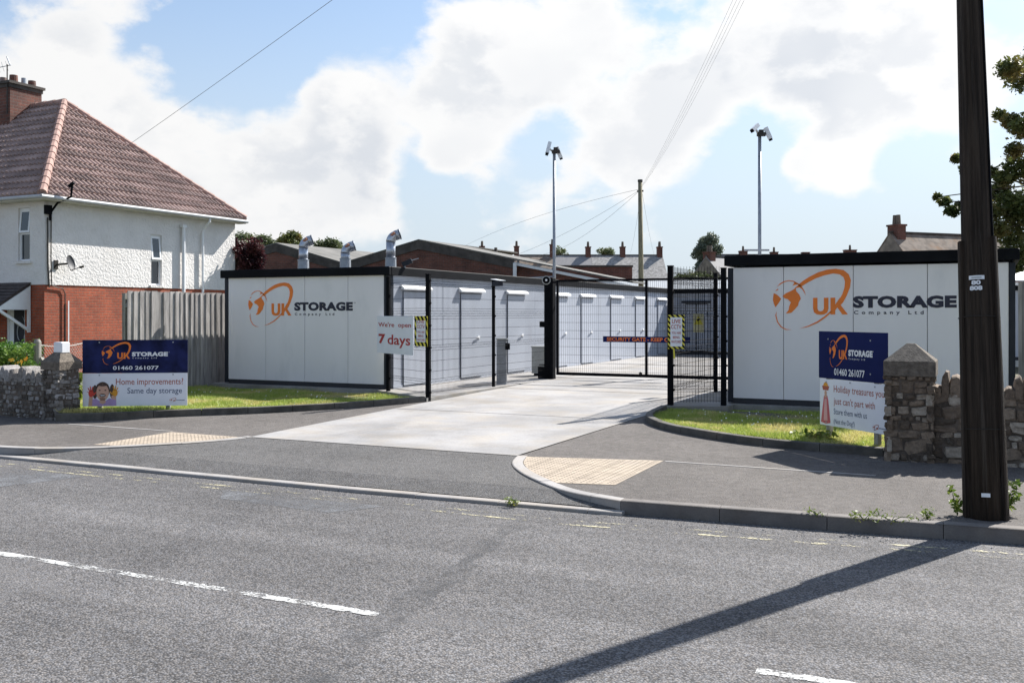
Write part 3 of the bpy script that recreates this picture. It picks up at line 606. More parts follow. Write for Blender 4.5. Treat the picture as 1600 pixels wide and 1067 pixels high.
for x0, x1 in ((629, 667), (719, 751), (792, 819), (868, 886), (907.5, 926), (953.5, 970), (992.5, 1006), (1027, 1038.5)):
    a, b = U(x0, ux)[0], U(x1, ux)[0]
    fr = build('door', MB().box(ux + .001, a, ZB + .03, ux + .012, b, 2.33), mat['gap'], lb)
    build('door_leaf', MB().bbox(ux + .008, a + .012, ZB + .05, ux + .03, b - .012, 2.32, .004), mat['door'], fr)
    build('door_hood', MB().prism([(ux + .012, a - .10, 2.36), (ux + .012, a - .10, 2.46), (ux + .035, a - .10, 2.45), (ux + .10, a - .10, 2.395), (ux + .10, a - .10, 2.36)], (0, b - a + .2, 0)), mat['white'], fr)
    build('door_handle', MB().box(ux + .03, b - .22, 1.24, ux + .05, b - .12, 1.31).beam((ux + .06, b - .17, 1.275), (ux + .075, b - .36, 1.27), .025), mat['white'], fr)
logo(lb, V(387.5, vx)[0], V(551, vx)[0], Z(511, 21.4), Z(441, 21.4), vx + .0095, mat['navyd'])
# the one to the east
rb = thing('storage_building', 'broad light grey storage unit with black roof edge behind the blue board on posts', 'building')
ul, ur = -4.10, .42
front_wall(rb, ul, ur, vx, [V(x, vx)[0] for x in (1224, 1333, 1449)], .09)
fascia(rb, [(ul - .05, vx - .06, ZF + .035, ur + .06, vx + .04, ZT + .04), (ul - .05, vx + .043, ZF + .035, ul + .04, 22.2, ZT + .04), (ur - .04, vx + .043, ZF + .035, ur + .06, 22.2, ZT + .04)], mat['blackm'])
build('roof', MB().box(ul + .05, vx + .05, ZF + .05, ur - .05, 22.2, ZT), mat['dgrey'], rb)
build('side_panel', MB().box(ul, vx + .205, ZB + .02, ul + .07, 22.2, ZF), mat['panel'], rb); build('side_panel', MB().box(ur - .07, vx + .205, ZB + .02, ur, 22.2, ZF), mat['panel'], rb)
build('end_wall', MB().box(ul + .08, 22.12, ZB, ur - .08, 22.19, ZF), mat['panel'], rb)
logo(rb, V(1207.5, vx)[0], V(1495, vx)[0], Z(516, 16.5), Z(420, 16.5), vx + .0095, mat['navyd'])
# across the far end of the yard
eb = thing('storage_building', 'grey storage unit across the far end of the yard, seen through the mesh gate', 'building')
ev = 37.3; e0, e1 = V(1052, ev)[0], 3.0
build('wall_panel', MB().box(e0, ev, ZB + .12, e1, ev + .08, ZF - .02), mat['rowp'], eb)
build('base_frame', MB().box(e0, ev - .02, ZB, e1, ev + .06, ZB + .115), mat['gap'], eb)
fascia(eb, [(e0 - .05, ev - .08, ZF - .02, e1, ev + .1, ZT - .03)], mat['blackm'])
build('end_wall', MB().box(e0, ev + .1, ZB, e0 + .08, ev + 5, ZF - .02), mat['panel'], eb)
d0, d1 = V(1071, ev)[0], V(1106, ev)[0]
dr = build('door', MB().box(d0, ev - .012, ZB + .12, d1, ev - .001, 2.24), mat['gap'], eb)
for a, b in ((d0, (d0 + d1) / 2), ((d0 + d1) / 2, d1)): build('door_leaf', MB().bbox(a + .02, ev - .03, ZB + .15, b - .02, ev - .013, 2.2, .003), mat['door'], dr)
build('door_hood', MB().box(d0 - .12, ev - .12, 2.26, d1 + .12, ev - .012, 2.34), mat['dgrey'], dr)

# ------------------------------------------------------------------ mesh fences, gate
def fpost(root, p, z0, z1, w_=.06, name='post'):
    m = MB().bbox(p[0] - w_ / 2, p[1] - w_ / 2, z0, p[0] + w_ / 2, p[1] + w_ / 2, z1, .006)
    m.box(p[0] - w_ / 2 - .004, p[1] - w_ / 2 - .004, z1, p[0] + w_ / 2 + .004, p[1] + w_ / 2 + .004, z1 + .02)
    for z in np.arange(z0 + .25, z1 - .1, .42): m.box(p[0] + w_ / 2, p[1] - .02, z, p[0] + w_ / 2 + .022, p[1] + .02, z + .035)
    return build(name, m, mat['black'], root)
def meshpanel(root, p, q, z0, z1, folds=(), sp=.05, t=.0034, name='mesh_panel'):
    m = MB(); a, b = Vector((*p, 0)), Vector((*q, 0)); L = (b - a).length; d = (b - a) / L; n = Vector((-d.y, d.x, 0)); k = int(L / sp)
    zs_ = [z0]; z = z0
    prof = []                                           # the profiled V folds of the panel
    for z in folds: prof += [(z - .05, 0), (z, .028), (z + .05, 0)]
    prof = [(z0, 0)] + prof + [(z1, 0)]
    for i in range(1, k + 1):
        o = a + d * (L * (i - .5) / k)
        for (za, oa), (zb_, ob) in zip(prof, prof[1:]): m.wire(o + n * oa + Vector((0, 0, za)), o + n * ob + Vector((0, 0, zb_)), t)
    z = z0 + .03
    while z < z1:
        if not any(abs(z - f) < .07 for f in folds): m.wire(a + Vector((0, 0, z)), b + Vector((0, 0, z)), t * 1.1)
        z += .2
    for f in folds:
        for o, k2 in ((-.05, 0), (0, .028), (.05, 0)): m.wire(a + n * k2 + Vector((0, 0, f + o)), b + n * k2 + Vector((0, 0, f + o)), t * 1.1)
    return build(name, m, mat['black'], root)
FO = (.55, 1.2, 1.85, 2.42)
c0, c1, c2, gp = (-10.98, 16.90), (-9.47, 15.95), (-9.56, 18.85), (-9.50, 21.75)
f1 = thing('mesh_fence', 'black welded mesh fence with two slim posts carrying the white opening sign', 'fence', (0, 0, 0))
fpost(f1, c0, YZ, 2.58, .07); fpost(f1, c1, .10, 2.58, .08); fpost(f1, c2, YZ, 2.57, .06)
def ins(p, q, k): a, b = Vector(p), Vector(q); d = (b - a).normalized() * k; return tuple(a + d), tuple(b - d)
meshpanel(f1, *ins(c0, c1, .05), YZ + .05, 2.54, FO); meshpanel(f1, *ins(c1, c2, .045), YZ + .05, 2.54, FO); meshpanel(f1, *ins(c2, gp, .09), YZ + .05, 2.54, FO)
A_, B_, C_ = (-4.90, 16.42), (-4.06, 16.76), (-4.92, 19.65)
f2 = thing('mesh_fence', 'black welded mesh fence on three posts beside the broad grey unit', 'fence')
fpost(f2, A_, YZ, 2.66, .09); fpost(f2, B_, YZ, 2.62, .085); fpost(f2, C_, YZ, 2.66, .07)
meshpanel(f2, *ins(A_, B_, .05), YZ + .05, 2.66, FO); meshpanel(f2, *ins(A_, C_, .05), YZ + .05, 2.66, FO)
gv = 22.5
gt = thing('sliding_gate', 'long black sliding mesh gate closed across the concrete drive', 'gate', (V(869.5, gv)[0], gv, 0))
g1 = 6.2; GX = -V(869.5, gv)[0]
for z, h in ((.36, .075), (2.665, .05)): build('rail', MB().beam((0, 0, z), (g1, 0, z), .05, h), mat['black'], gt)
for x in (.03, V(1010, gv)[0] + GX, g1 - .03): build('upright', MB().beam((x, 0, .4), (x, 0, 2.64), .055, .05), mat['black'], gt)
meshpanel(gt, (.06, 0), (V(1010, gv)[0] + GX - .03, 0), .40, 2.64, (), .05, .0032); meshpanel(gt, (V(1010, gv)[0] + GX + .03, 0), (g1 - .06, 0), .40, 2.64, (), .05, .0032)
build('roller', MB().tube([(V(1001, gv)[0] + GX, -.03, .42), (V(1001, gv)[0] + GX, .03, .42)], .035, 10), mat['cast'], gt)
gpo = thing('gate_post', 'thick black square gate post with a guide foot at the closing end of the drive', 'gate post', (*gp, 0))
build('post', MB().bbox(-.115, -.10, YZ - .02, .115, .10, 2.71, .012), mat['black'], gpo)
build('guide_bracket', MB().box(-.29, -.07, YZ - .02, -.116, .07, .56).box(-.26, -.06, .60, -.116, .06, .62), mat['black'], gpo)
build('latch_box', MB().box(-.25, -.06, 1.52, -.116, .05, 1.66), mat['black'], gpo)
s_ = PD(853.5, 438, 23.4)
sn = thing('siren', 'round black and pale ringed siren on top of the thick gate post', 'siren', s_)
dd = Vector((-s_[0], -s_[1], 0)).normalized(); m = MB(); m.tube([Vector((0, 0, 0)), dd * .09], .105, 18); build('ring', m, mat['cab'], sn)
build('cone', MB().tube([dd * .088, dd * .115], .085, 18), mat['black'], sn); build('cap', MB().tube([dd * .11, dd * .15], .026, 10), mat['white'], sn)
m = MB().beam((.0, .06, -.05), (.25, .15, -.05), .04); build('bracket', m, mat['black'], sn)
# banner on the gate
x0, x1 = V(943, gv)[0], V(1079, gv)[0]
bn = thing('banner', 'narrow navy strip with orange security gate lettering tied to the mesh gate', 'banner', (x0, gv - .035, 0))
build('strip', MB().box(0, -.002, 1.16, x1 - x0, .002, 1.30), mat['navy'], bn)
build('lettering', text('SECURITY GATE - KEEP CLOSED', .10, x1 - x0 - .12, 1.185, 1.275, -.004, .02), mat['orange'], bn)
# grey intercom pedestal, operator cabinet, camera on the slim post
ic = thing('intercom_pedestal', 'grey steel entry pedestal with a lock, behind the slim middle fence post', 'pedestal', (*D(784, 21.9), YZ), R_(20))
build('body', MB().bbox(-.11, -.09, 0, .11, .09, 1.0, .012), mat['grey'], ic); build('keypad', MB().bbox(.09, -.15, .78, .19, -.02, .92, .01), mat['black'], ic); build('cap', MB().box(-.125, -.105, 1.0, .125, .105, 1.03), mat['cab'], ic)
ob = thing('operator_cabinet', 'weathered grey gate motor box against the pale wall beside the gate post', 'cabinet', (*D(845, 25.0), YZ), R_(8))
build('body', MB().bbox(-.21, -.12, .06, .19, .12, .72, .012), mat['cab'], ob); build('lid', MB().box(-.225, -.135, .72, .205, .135, .75), mat['cab'], ob); build('foot', MB().box(-.16, -.09, 0, .14, .09, .06), mat['black'], ob)
def camera_body(root, name, L=.30, w_=.085, m='white'):
    pass
fc = thing('security_camera', 'small white topped camera on the slim middle fence post', 'camera', (c2[0], c2[1], 2.42), R_(60))
build('housing', MB().bbox(-.055, -.30, .02, .055, -.02, .12, .012), mat['dgrey'], fc); build('sunshield', MB().prism([(-.075, -.36, .125), (.075, -.36, .125), (.075, 0, .165), (-.075, 0, .165)], (0, 0, .012)), mat['white'], fc); build('bracket', MB().beam((0, 0, .06), (0, .05, 0), .035), mat['black'], fc)

# ------------------------------------------------------------------ signs on the mesh
def on_line(p, q, px):
    (x0, y0), (x1, y1) = p, q; k = (px - CX) / FPX; dx, dy = F[0] + k * RT[0], F[1] + k * RT[1]
    det = dx * (y0 - y1) - dy * (x0 - x1); d = (x0 * (y0 - y1) - y0 * (x0 - x1)) / det; return Vector((d * dx, d * dy)), d
def framed(name, label, cat, p, q, px0, px1, off):
    a, d0 = on_line(p, q, px0); b, d1 = on_line(p, q, px1); rz = math.atan2(b.y - a.y, b.x - a.x)
    n = Vector((math.sin(rz), -math.cos(rz))) * off; r = thing(name, label, cat, (a.x + n.x, a.y + n.y, 0), rz); return r, (b - a).length, d0, d1
r, W, d0, d1 = framed('banner', 'white sign with dark red lettering saying open seven days, tied to the mesh', 'sign', c0, c1, 592.5, 649, .045)
zt, zb = Z(494, (d0 + d1) / 2), Z(553, (d0 + d1) / 2); H_ = zt - zb
build('face', MB().bbox(0, -.004, zb, W, .002, zt, .003), mat['whitep'], r)
build('lettering', text("We're  open", W * .04, W * .95, zt - H_ * .325, zt - H_ * .165, -.0055, .015), mat['red'], r)
build('lettering', text("7", W * .05, W * .245, zt - H_ * .745, zt - H_ * .48, -.0055, .045), mat['red'], r)
build('lettering', text("days", W * .31, W * .93, zt - H_ * .835, zt - H_ * .49, -.0055, .015), mat['red'], r)
def cctv(label, p, q, px0, px1, y0, y1, off):
    r, W, d0, d1 = framed('warning_sign', label, 'sign', p, q, px0, px1, off); d = (d0 + d1) / 2; zt, zb = Z(y0, d), Z(y1, d); H_ = zt - zb
    build('face', MB().box(0, -.004, zb, W, .003, zt), mat['yellow'], r)
    st = MB(); bw = W * .15; s = W * .30                 # diagonal black bars round the border
    def clip(P, x0, x1, z0, z1):
        for ax, lim, sg in ((0, x0, 1), (0, x1, -1), (1, z0, 1), (1, z1, -1)):
            o = []
            for i in range(len(P)):
                a, b = P[i - 1], P[i]; ia, ib = (a[ax] - lim) * sg >= 0, (b[ax] - lim) * sg >= 0
                if ia != ib: t = (lim - a[ax]) / (b[ax] - a[ax]); o.append((a[0] + t * (b[0] - a[0]), a[1] + t * (b[1] - a[1])))
                if ib: o.append(b)
            P = o
            if not P: break
        return P
    for x0, x1, z0, z1 in ((0, bw, zb, zt), (W - bw, W, zb, zt), (bw, W - bw, zt - bw, zt), (bw, W - bw, zb, zb + bw)):
        for i in range(-6, 14):
            c = zt - i * s
            P = clip([(-.5, c + .5), (-.5, c + .5 - s / 2), (W + .5, c - W - .5 - s / 2), (W + .5, c - W - .5)], x0, x1, z0, z1)
            if len(P) > 2: st.dec(P, -.0042)
    build('hazard_border', st, mat['black'], r)
    build('centre_panel', MB().box(bw, -.0062, zb + bw, W - bw, -.0042, zt - bw), mat['whitep'], r)
    for t, a, b, k0, k1 in (('LIVE', .24, .76, .13, .245), ('CCTV', .19, .80, .29, .41), ('YOU ARE', .22, .78, .49, .565), ('BEING', .30, .70, .62, .695), ('WATCHED', .20, .80, .75, .825)):
        build('lettering', text(t, W * a, W * b, zt - H_ * k1, zt - H_ * k0, -.007, .012), mat['red'], r)
    return r, W, zb
cctv('narrow hazard bordered camera warning sign next to the white opening sign', c0, c1, 651.5, 671.5, 494, 541, .045)
r, W, zb = cctv('larger hazard bordered camera warning sign on the fence at the gate end, tape hanging below', A_, B_, 1043, 1069, 492, 545, .06)
build('tape', MB().prism([(W * .32, -.003, zb), (W * .40, -.003, zb), (W * .44, -.003, zb - .17), (W * .34, -.003, zb - .16)], (0, .003, 0)), mat['yellow'], r)
ws = thing('warning_sign', 'small yellow triangle warning notice on the end of the fence', 'sign', (C_[0] + .05, C_[1], 0), math.atan2(RT[1], RT[0]))
a = on_line(C_, (C_[0] + RT[0], C_[1] + RT[1]), 1083)[0]; ws.location = (a.x, a.y, 0); dW = 16.5 * 20 / FPX; zt, zb = Z(490.5, 20), Z(519, 20); H_ = zt - zb
build('face', MB().box(0, -.003, zb, dW, .003, zt), M('pale_yellow_notice', (.66, .62, .36), .5), ws)
build('triangle', MB().dec([(dW * .08, zt - H_ * .58), (dW * .92, zt - H_ * .58), (dW * .5, zt - H_ * .06)], -.0035), mat['yellow'], ws)
build('symbol', MB().dec([(dW * .33, zt - H_ * .36), (dW * .42, zt - H_ * .26), (dW * .68, zt - H_ * .22), (dW * .66, zt - H_ * .30), (dW * .46, zt - H_ * .40)], -.0055), mat['black'], ws)

# ------------------------------------------------------------------ sign boards on posts
def ell(cx, cy, rx, ry, n=20, a0=0., a1=360.): return [(cx + rx * math.cos(R_(a0 + (a1 - a0) * i / n)), cy + ry * math.sin(R_(a0 + (a1 - a0) * i / n))) for i in range(n + (a1 - a0 < 360))]
p, q = D(129, 16.25), D(293.5, 16.45); rz = math.atan2(q[1] - p[1], q[0] - p[0]); W = math.dist(p, q)
s1 = thing('sign_board', 'wide navy and white advertising board with a smiling child picture by the board fence', 'sign', (*p, .15), rz); zo = .15
T_, S_, B2 = Z(531, 16.35) - zo, Z(582.5, 16.35) - zo, Z(634, 16.35) - zo
build('top_panel', MB().bbox(0, -.012, S_, W, 0, T_, .003), M('navy_photo_print', (.012, .016, .065), .6, var=.7, vs=2.6, spec=.12), s1)
build('lower_panel', MB().bbox(.003, -.010, B2, W - .008, .002, S_ - .003, .003), mat['whitep'], s1)
for x in (.16, .81): build('post', MB().bbox(W * x - .035, .003, -.2, W * x + .035, .06, T_ - .04, .006), mat['postw'], s1)
bl = MB()
for x, y in ((.16, S_ - .035), (.86, S_ - .03), (.16, T_ - .04), (.86, T_ - .04)): bl.tube([(W * x, -.0125, y), (W * x, -.016, y)], .012, 8)
build('bolt', bl, mat['grey'], s1)
fb = lambda k: T_ - (T_ - S_) * k; fw = lambda k: S_ - (S_ - B2) * k
logo(s1, W * .183, W * .81, fb(.745), fb(.06), -.0125, mat['white'])
build('lettering', text('01460 261077', W * .288, W * .723, fb(.905), fb(.785), -.0125, .02), mat['white'], s1)
build('lettering', text('Home improvements?', W * .316, W * .957, fw(.415), fw(.165), -.0105, .004), mat['rust'], s1)
build('lettering', text('Same day storage', W * .424, W * .945, fw(.675), fw(.45), -.0105, .004), mat['slate'], s1)
logo(s1, W * .825, W * .97, fw(.90), fw(.76), -.0105, mat['slate'], True, 'rust')
gx = lambda zx: (zx - 72) / 1353 * W; gz = lambda zy: T_ - (zy - 92) / 848 * (T_ - B2)
def blob(parent, name, m, *polys, y=-.0105, k=0):
    b = MB()
    for P in polys: b.dec([(gx(a), max(gz(c), B2 + .004)) for a, c in P], y - .0008 * k, .0008)
    return build(name, b, mat[m], parent)
pic = blob(s1, 'child_picture', 'hair', ell(330, 735, 92, 108), ell(232, 755, 32, 88), ell(452, 750, 32, 92))
blob(pic, 'printed_arm', 'skin', [(158, 800), (205, 800), (205, 942), (148, 942)], [(442, 805), (500, 800), (505, 930), (450, 932)], y=-.0114)
blob(pic, 'printed_shirt', 'lav', [(200, 852), (245, 842), (330, 900), (415, 838), (500, 858), (505, 934), (198, 940)], y=-.0122)
blob(pic, 'printed_face', 'skin', ell(330, 762, 80, 106), [(300, 830), (360, 830), (372, 895), (330, 915), (290, 895)], y=-.0130)
def hand(cx, cy, sg):
    o = [ell(cx, cy, 34, 46, 12)]
    for dx, dy, L in ((-52, -22, 46), (-38, -62, 62), (-10, -80, 72), (22, -74, 62)): o.append([(cx + dx * .4 * sg - 7, cy + dy * .4), (cx + dx * sg - 6, cy + dy * 1.15), (cx + dx * sg + 7, cy + dy * 1.15), (cx + dx * .4 * sg + 8, cy + dy * .4)])
    o.append([(cx + 18 * sg, cy + 20), (cx + 62 * sg, cy - 22), (cx + 66 * sg, cy - 8), (cx + 26 * sg, cy + 36)])
    return o
blob(pic, 'printed_hand', 'paintr', *hand(183, 775, 1), y=-.0138); blob(pic, 'printed_hand', 'painty', *hand(488, 770, -1), y=-.0138)
blob(pic, 'printed_feature', 'hair', ell(293, 735, 13, 8, 10), ell(366, 735, 13, 8, 10), ell(330, 800, 40, 22, 14), ell(330, 658, 74, 26, 14, 0, 180), y=-.0138)
blob(pic, 'printed_teeth', 'white', [(298, 795), (362, 795), (352, 806), (308, 806)], y=-.0146)

p, q = (-1.97, 13.375), (-1.045, 12.48); rz = math.atan2(q[1] - p[1], q[0] - p[0]); W = math.dist(p, q); zo = .2
s2 = thing('sign_board', 'navy and white advertising board with a red dressed lady picture beside the stone pillar', 'sign', (*p, zo), rz)
dl, dr_ = 12.8, 11.4
T_, S_ = 1.62 - zo, 1.01 - zo; B2 = .40 - zo
build('top_panel', MB().bbox(0, -.012, S_, W, 0, T_, .003), mat['navy'], s2)
build('lower_panel', MB().bbox(.02, -.010, B2, W - .01, .002, S_ - .012, .003), mat['whitep'], s2)
for x in (.13, .83): build('post', MB().bbox(W * x - .04, .003, -.25, W * x + .04, .06, T_ - .04, .006), mat['postw'], s2)
bl = MB()
for x, y in ((.12, S_ - .05), (.48, S_ - .03), (.83, S_ - .05), (.12, B2 + .04), (.83, B2 + .04), (.77, T_ - .1), (.77, S_ + .1), (.15, T_ - .1)): bl.tube([(W * x, -.0125, y), (W * x, -.016, y)], .011, 8)
build('bolt', bl, mat['grey'], s2)
S0 = S_ - .012; fb = lambda k: T_ - (T_ - S_) * k; fw = lambda k: S0 - (S0 - B2) * k
logo(s2, W * .17, W * .80, fb(.75), fb(.06), -.0125, mat['white'])
build('lettering', text('01460 261077', W * .243, W * .69, fb(.92), fb(.77), -.0125, .02), mat['white'], s2)
build('lettering', text('Holiday treasures you', W * .235, W * .955, fw(.31), fw(.115), -.0105, .002), mat['rust'], s2)
build('lettering', text("just can't part with", W * .235, W * .83, fw(.565), fw(.37), -.0105, .002), mat['rust'], s2)
build('lettering', text('Store them with us', W * .235, W * .72, fw(.735), fw(.61), -.0105, 0), mat['slate'], s2)
build('lettering', text('(Not the Dog!)', W * .235, W * .545, fw(.97), fw(.835), -.0105, 0), mat['slate'], s2)
logo(s2, W * .80, W * .985, fw(.95), fw(.82), -.0105, mat['slate'], True, 'rust')
def lp(*P): return [(W * a, fw(b)) for a, b in P]
ld = build('figure_picture', MB().dec(lp((.085, .36), (.135, .36), (.15, .46), (.185, .94), (.11, .97), (.035, .94), (.075, .46)), -.0105), mat['pink'], s2)
build('printed_face', MB().dec([(W * (.11 + .018 * math.cos(k)), fw(.30 + .055 * math.sin(k))) for k in np.arange(0, 6.28, .5)], -.012).dec(lp((.095, .34), (.125, .34), (.13, .40), (.09, .40)), -.012), mat['skin'], ld)
build('printed_basket', MB().dec(lp((.055, .15), (.165, .15), (.15, .24), (.07, .24)), -.012), mat['rust'], ld)
build('printed_apron', MB().dec(lp((.095, .42), (.125, .42), (.14, .90), (.08, .90)), -.0122), mat['pale'], ld)
build('printed_fruit', MB().dec(lp((.07, .15), (.085, .09), (.11, .06), (.135, .09), (.15, .15)), -.0122), mat['painty'], ld)
# ------------------------------------------------------------------ rubble walls and pillars (local X along the wall, -Y towards the road)
def one_stone(mb, c, sx, sy, sz, r, bulge=.3, axis=1):
    j = lambda k: r.uniform(-k, k); vs = []; ro = r.gauss(0, .10); cr, sr = math.cos(ro), math.sin(ro)
    for yy, sh in ((sy, 1.), (0, 1.), (-sy * bulge, .84)):
        for a, b in ((-1, -1), (-.15, -1.06), (1, -1), (1.05, .1), (1, 1), (.1, 1.06), (-1, 1), (-1.05, -.1)):
            px_, pz_ = a * sx * sh * (1 + j(.16)) * .5, b * sz * sh * (1 + j(.2)) * .5; vs.append((px_ * cr - pz_ * sr, yy + j(.008), px_ * sr + pz_ * cr))
    if axis == 0: vs = [(-y, x, z) for x, y, z in vs]
    if axis == 2: vs = [(y, -x, z) for x, y, z in vs]
    vs = [(c[0] + x, c[1] + y, c[2] + z) for x, y, z in vs]
    fs = [(k + i, k + (i + 1) % 8, k + 8 + (i + 1) % 8, k + 8 + i) for k in (0, 8) for i in range(8)] + [tuple(range(16, 24)), tuple(range(7, -1, -1))]
    mb.add(vs, fs, r.random())
def rubble_face(mb, x0, x1, z0, z1, y, r, hmin, hmax, asp, axis=1):
    z = z0
    while z < z1 - .02:
        h = min(r.uniform(hmin, hmax), z1 - z); x = x0 - r.uniform(0, .05)
        while x < x1 - .01:
            ww = min(h * r.uniform(*asp), x1 - x + .01); hh = h
            if h > .10 and r.random() < .3:             # two thin stones in place of one
                k = r.uniform(.35, .65)
                for a, b in ((z, z + h * k), (z + h * k, z + h)): one_stone(mb, pos(x + ww / 2, y, (a + b) / 2, axis), ww - .012, .05, b - a - .010, r, r.uniform(.2, .6), axis)
            else: one_stone(mb, pos(x + ww / 2, y + r.uniform(-.012, .008), z + h / 2 + r.uniform(-.008, .008), axis), ww - r.uniform(.010, .035), .05, hh - r.uniform(.010, .024), r, r.uniform(.2, .55), axis)
            x += ww
        z += h
def pos(a, y, z, axis): return (a, y, z) if axis == 1 else ((y, a, z) if axis == 2 else (y, a, z))
def pillar(root, x0, x1, y0, y1, z0, zc, zcap, zap, r, hm, asp, m, capw=.02):
    p_ = build('pillar', MB().box(x0 + .018, y0 + .018, z0, x1 - .018, y1 - .018, zc), mat['mortar'], root)
    s = MB(); rubble_face(s, x0, x1, z0, zc, y0 + .02, r, *hm, asp); rubble_face(s, y0, y1, z0, zc, x1 - .02, r, *hm, asp, 0); rubble_face(s, y0, y1, z0, zc, x0 + .02, r, *hm, asp, 2)
    build('stonework', s, m, p_)
    c = capw; a = [(x0 - c, y0 - c), (x1 + c, y0 - c), (x1 + c, y1 + c), (x0 - c, y1 + c)]; mx, my = (x0 + x1) / 2, (y0 + y1) / 2
    vs = [(x, y, zc) for x, y in a] + [(x, y, zcap) for x, y in a]
    t = .16; vs += [(mx + (x - mx) * t, my + (y - my) * t, zap) for x, y in a]
    cb = MB().add(vs, [(3, 2, 1, 0)] + [(k + i, k + (i + 1) % 4, k + 4 + (i + 1) % 4, k + 4 + i) for k in (0, 4) for i in range(4)] + [(8, 9, 10, 11)])
    o = build('cap', cb, mat['cap'], p_)
    return p_
r5 = random.Random(11)
wr = thing('stone_wall', 'brown rubble stone wall with upright coping stones and a square pillar, behind the telegraph pole', 'wall', (-1.05, 12.2, .10))
wl_ = 9.; build('core', MB().box(.45, .030, 0, wl_, .36, .84), mat['mortar'], wr)
s = MB(); rubble_face(s, .44, 3.2, .0, .86, .03, r5, .045, .16, (.8, 2.6)); rubble_face(s, 3.2, wl_, .0, .86, .03, r5, .12, .2, (1.2, 3.0)); build('stonework', s, mat['stoner'], wr)
def coping(root, x, ww, h, y0, y1, z0, m, lo):
    c = MB(); r = r5; P = [(0, -.06), (ww * .99, -.06), (ww * r.uniform(.98, 1.06), h * r.uniform(.4, .65)), (ww * r.uniform(.7, .85), h * r.uniform(.85, .97)), (ww * r.uniform(.35, .6), h), (ww * r.uniform(.08, .2), h * r.uniform(.75, .92)), (ww * r.uniform(-.06, .02), h * r.uniform(.35, .6))]
    ring = [[(x + px_ + r.uniform(-.008, .008), yy + (r.uniform(-.02, .03) if pz_ > 0 else 0), z0 + pz_) for px_, pz_ in P] for yy in (y0, y1)]
    mid = [[(x + ww / 2 + (px_ - ww / 2) * .82, yy, z0 + pz_ * .9) for px_, pz_ in P] for yy in (y0 - .02, y1 + .02)]
    n = 7; q_ = r.uniform(lo, 1.)
    c.add(mid[0] + ring[0] + ring[1] + mid[1], [tuple(range(n)), tuple(range(4 * n - 1, 3 * n - 1, -1))] + [(k * n + i, (k + 1) * n + i, (k + 1) * n + (i + 1) % n, k * n + (i + 1) % n) for k in range(3) for i in range(n)], q_); c.r[0] = q_ * .98
    build('coping_stone', c, mat[m], root)
x = .47
while x < 3.4:
    ww = r5.uniform(.06, .16); coping(wr, x, ww, r5.uniform(.14, .28) if r5.random() < .6 else r5.uniform(.06, .12), .03, .35, .85, 'stoner', .2); x += ww * .97
pillar(wr, .0, .52, -.06, .46, 0, 1.03, 1.20, 1.40, r5, (.05, .17), (.9, 2.4), mat['stoner'])
wl = thing('stone_wall', 'dark rubble stone wall with pale upright coping stones and pointed pillar, below the hedge', 'wall', (-13.42, 11.02, .10))
build('core', MB().box(-9., .082, 0, -.38, .38, .66), mat['mortar'], wl)
s = MB(); rubble_face(s, -5.2, -.38, .0, .68, .09, r5, .045, .09, (.9, 1.9)); rubble_face(s, -9, -5.2, .0, .68, .09, r5, .09, .16, (1, 2)); build('stonework', s, mat['stonel'], wl)
x = -4.6
while x < -.42:
    ww = r5.uniform(.07, .16); coping(wl, x, ww, r5.uniform(.09, .22), .09, .38, .67, 'stonel', .6); x += ww * .97
pillar(wl, -.40, .0, 0., .40, 0, .84, .97, 1.17, r5, (.05, .11), (1., 2.4), mat['stonel'])
ct = PD(93, 553, 16.15)
pb = thing('stone_block', 'pale square block standing on top of the pointed pillar', 'block', (-13.62, 11.22, 1.265)); build('block', MB().bbox(-.10, -.08, -.05, .10, .09, .12, .015), mat['white'], pb); build('base', MB().box(-.05, -.04, -.12, .05, .05, -.051), mat['cap'], pb)

# ------------------------------------------------------------------ telegraph pole on the pavement, with its splints
tp = thing('telegraph_pole', 'thick dark leaning telegraph pole with timber splints and white plates on the pavement edge', 'pole', (.0, 9.25, .11))
PAX = Vector((-.030, .142, 1.)); tp.rotation_euler = Vector((0, 0, 1)).rotation_difference(PAX.normalized()).to_euler()
zs_ = [0 - .1, 1, 2, 3, 4.4, 6, 8, 9.9]; build('pole', MB().tube([(0, 0, z) for z in zs_], [.148 - .0095 * max(0, z) for z in zs_], 20), mat['pole'], tp, True)
def splint(a, w_, z1, off):
    m = MB(); c, s = math.cos(a), math.sin(a); n = 6; pts = []
    for z, k in ((-.1, 1.), (.02, 1.), (z1 - .08, .93), (z1, .86)):
        for i in range(n + 1): g = a + (i / n - .5) * w_; rr = (.148 - .0095 * max(0, z)) + off * (1.0 - .12 * abs(i / n - .5)); pts.append((rr * math.cos(g), rr * math.sin(g), z))
        for i in range(n, -1, -1): g = a + (i / n - .5) * w_; rr = (.148 - .0095 * max(0, z)) - .004; pts.append((rr * math.cos(g), rr * math.sin(g), z))
    k = 2 * (n + 1); m.add(pts, [(j * k + i, j * k + (i + 1) % k, (j + 1) * k + (i + 1) % k, (j + 1) * k + i) for j in range(3) for i in range(k)] + [tuple(range(k - 1, -1, -1)), tuple(3 * k + i for i in range(k))])
    return build('splint', m, mat['pole'], tp)
splint(R_(178), 1.15, 2.40, .030); splint(R_(-2), 1.0, 2.43, .036); splint(R_(95), .7, 2.4, .03)
bn_ = MB()
for z in (.75, 1.72): 
    pts = [((.148 - .0095 * z + .006 + .03 * abs(math.cos(a)) ** 6) * math.cos(a), (.148 - .0095 * z + .006 + .03 * abs(math.cos(a)) ** 6) * math.sin(a), z) for a in np.linspace(0, 6.2832, 33)]
    bn_.tube(pts, .004, 4, False)
build('steel_band', bn_, mat['cast'], tp)
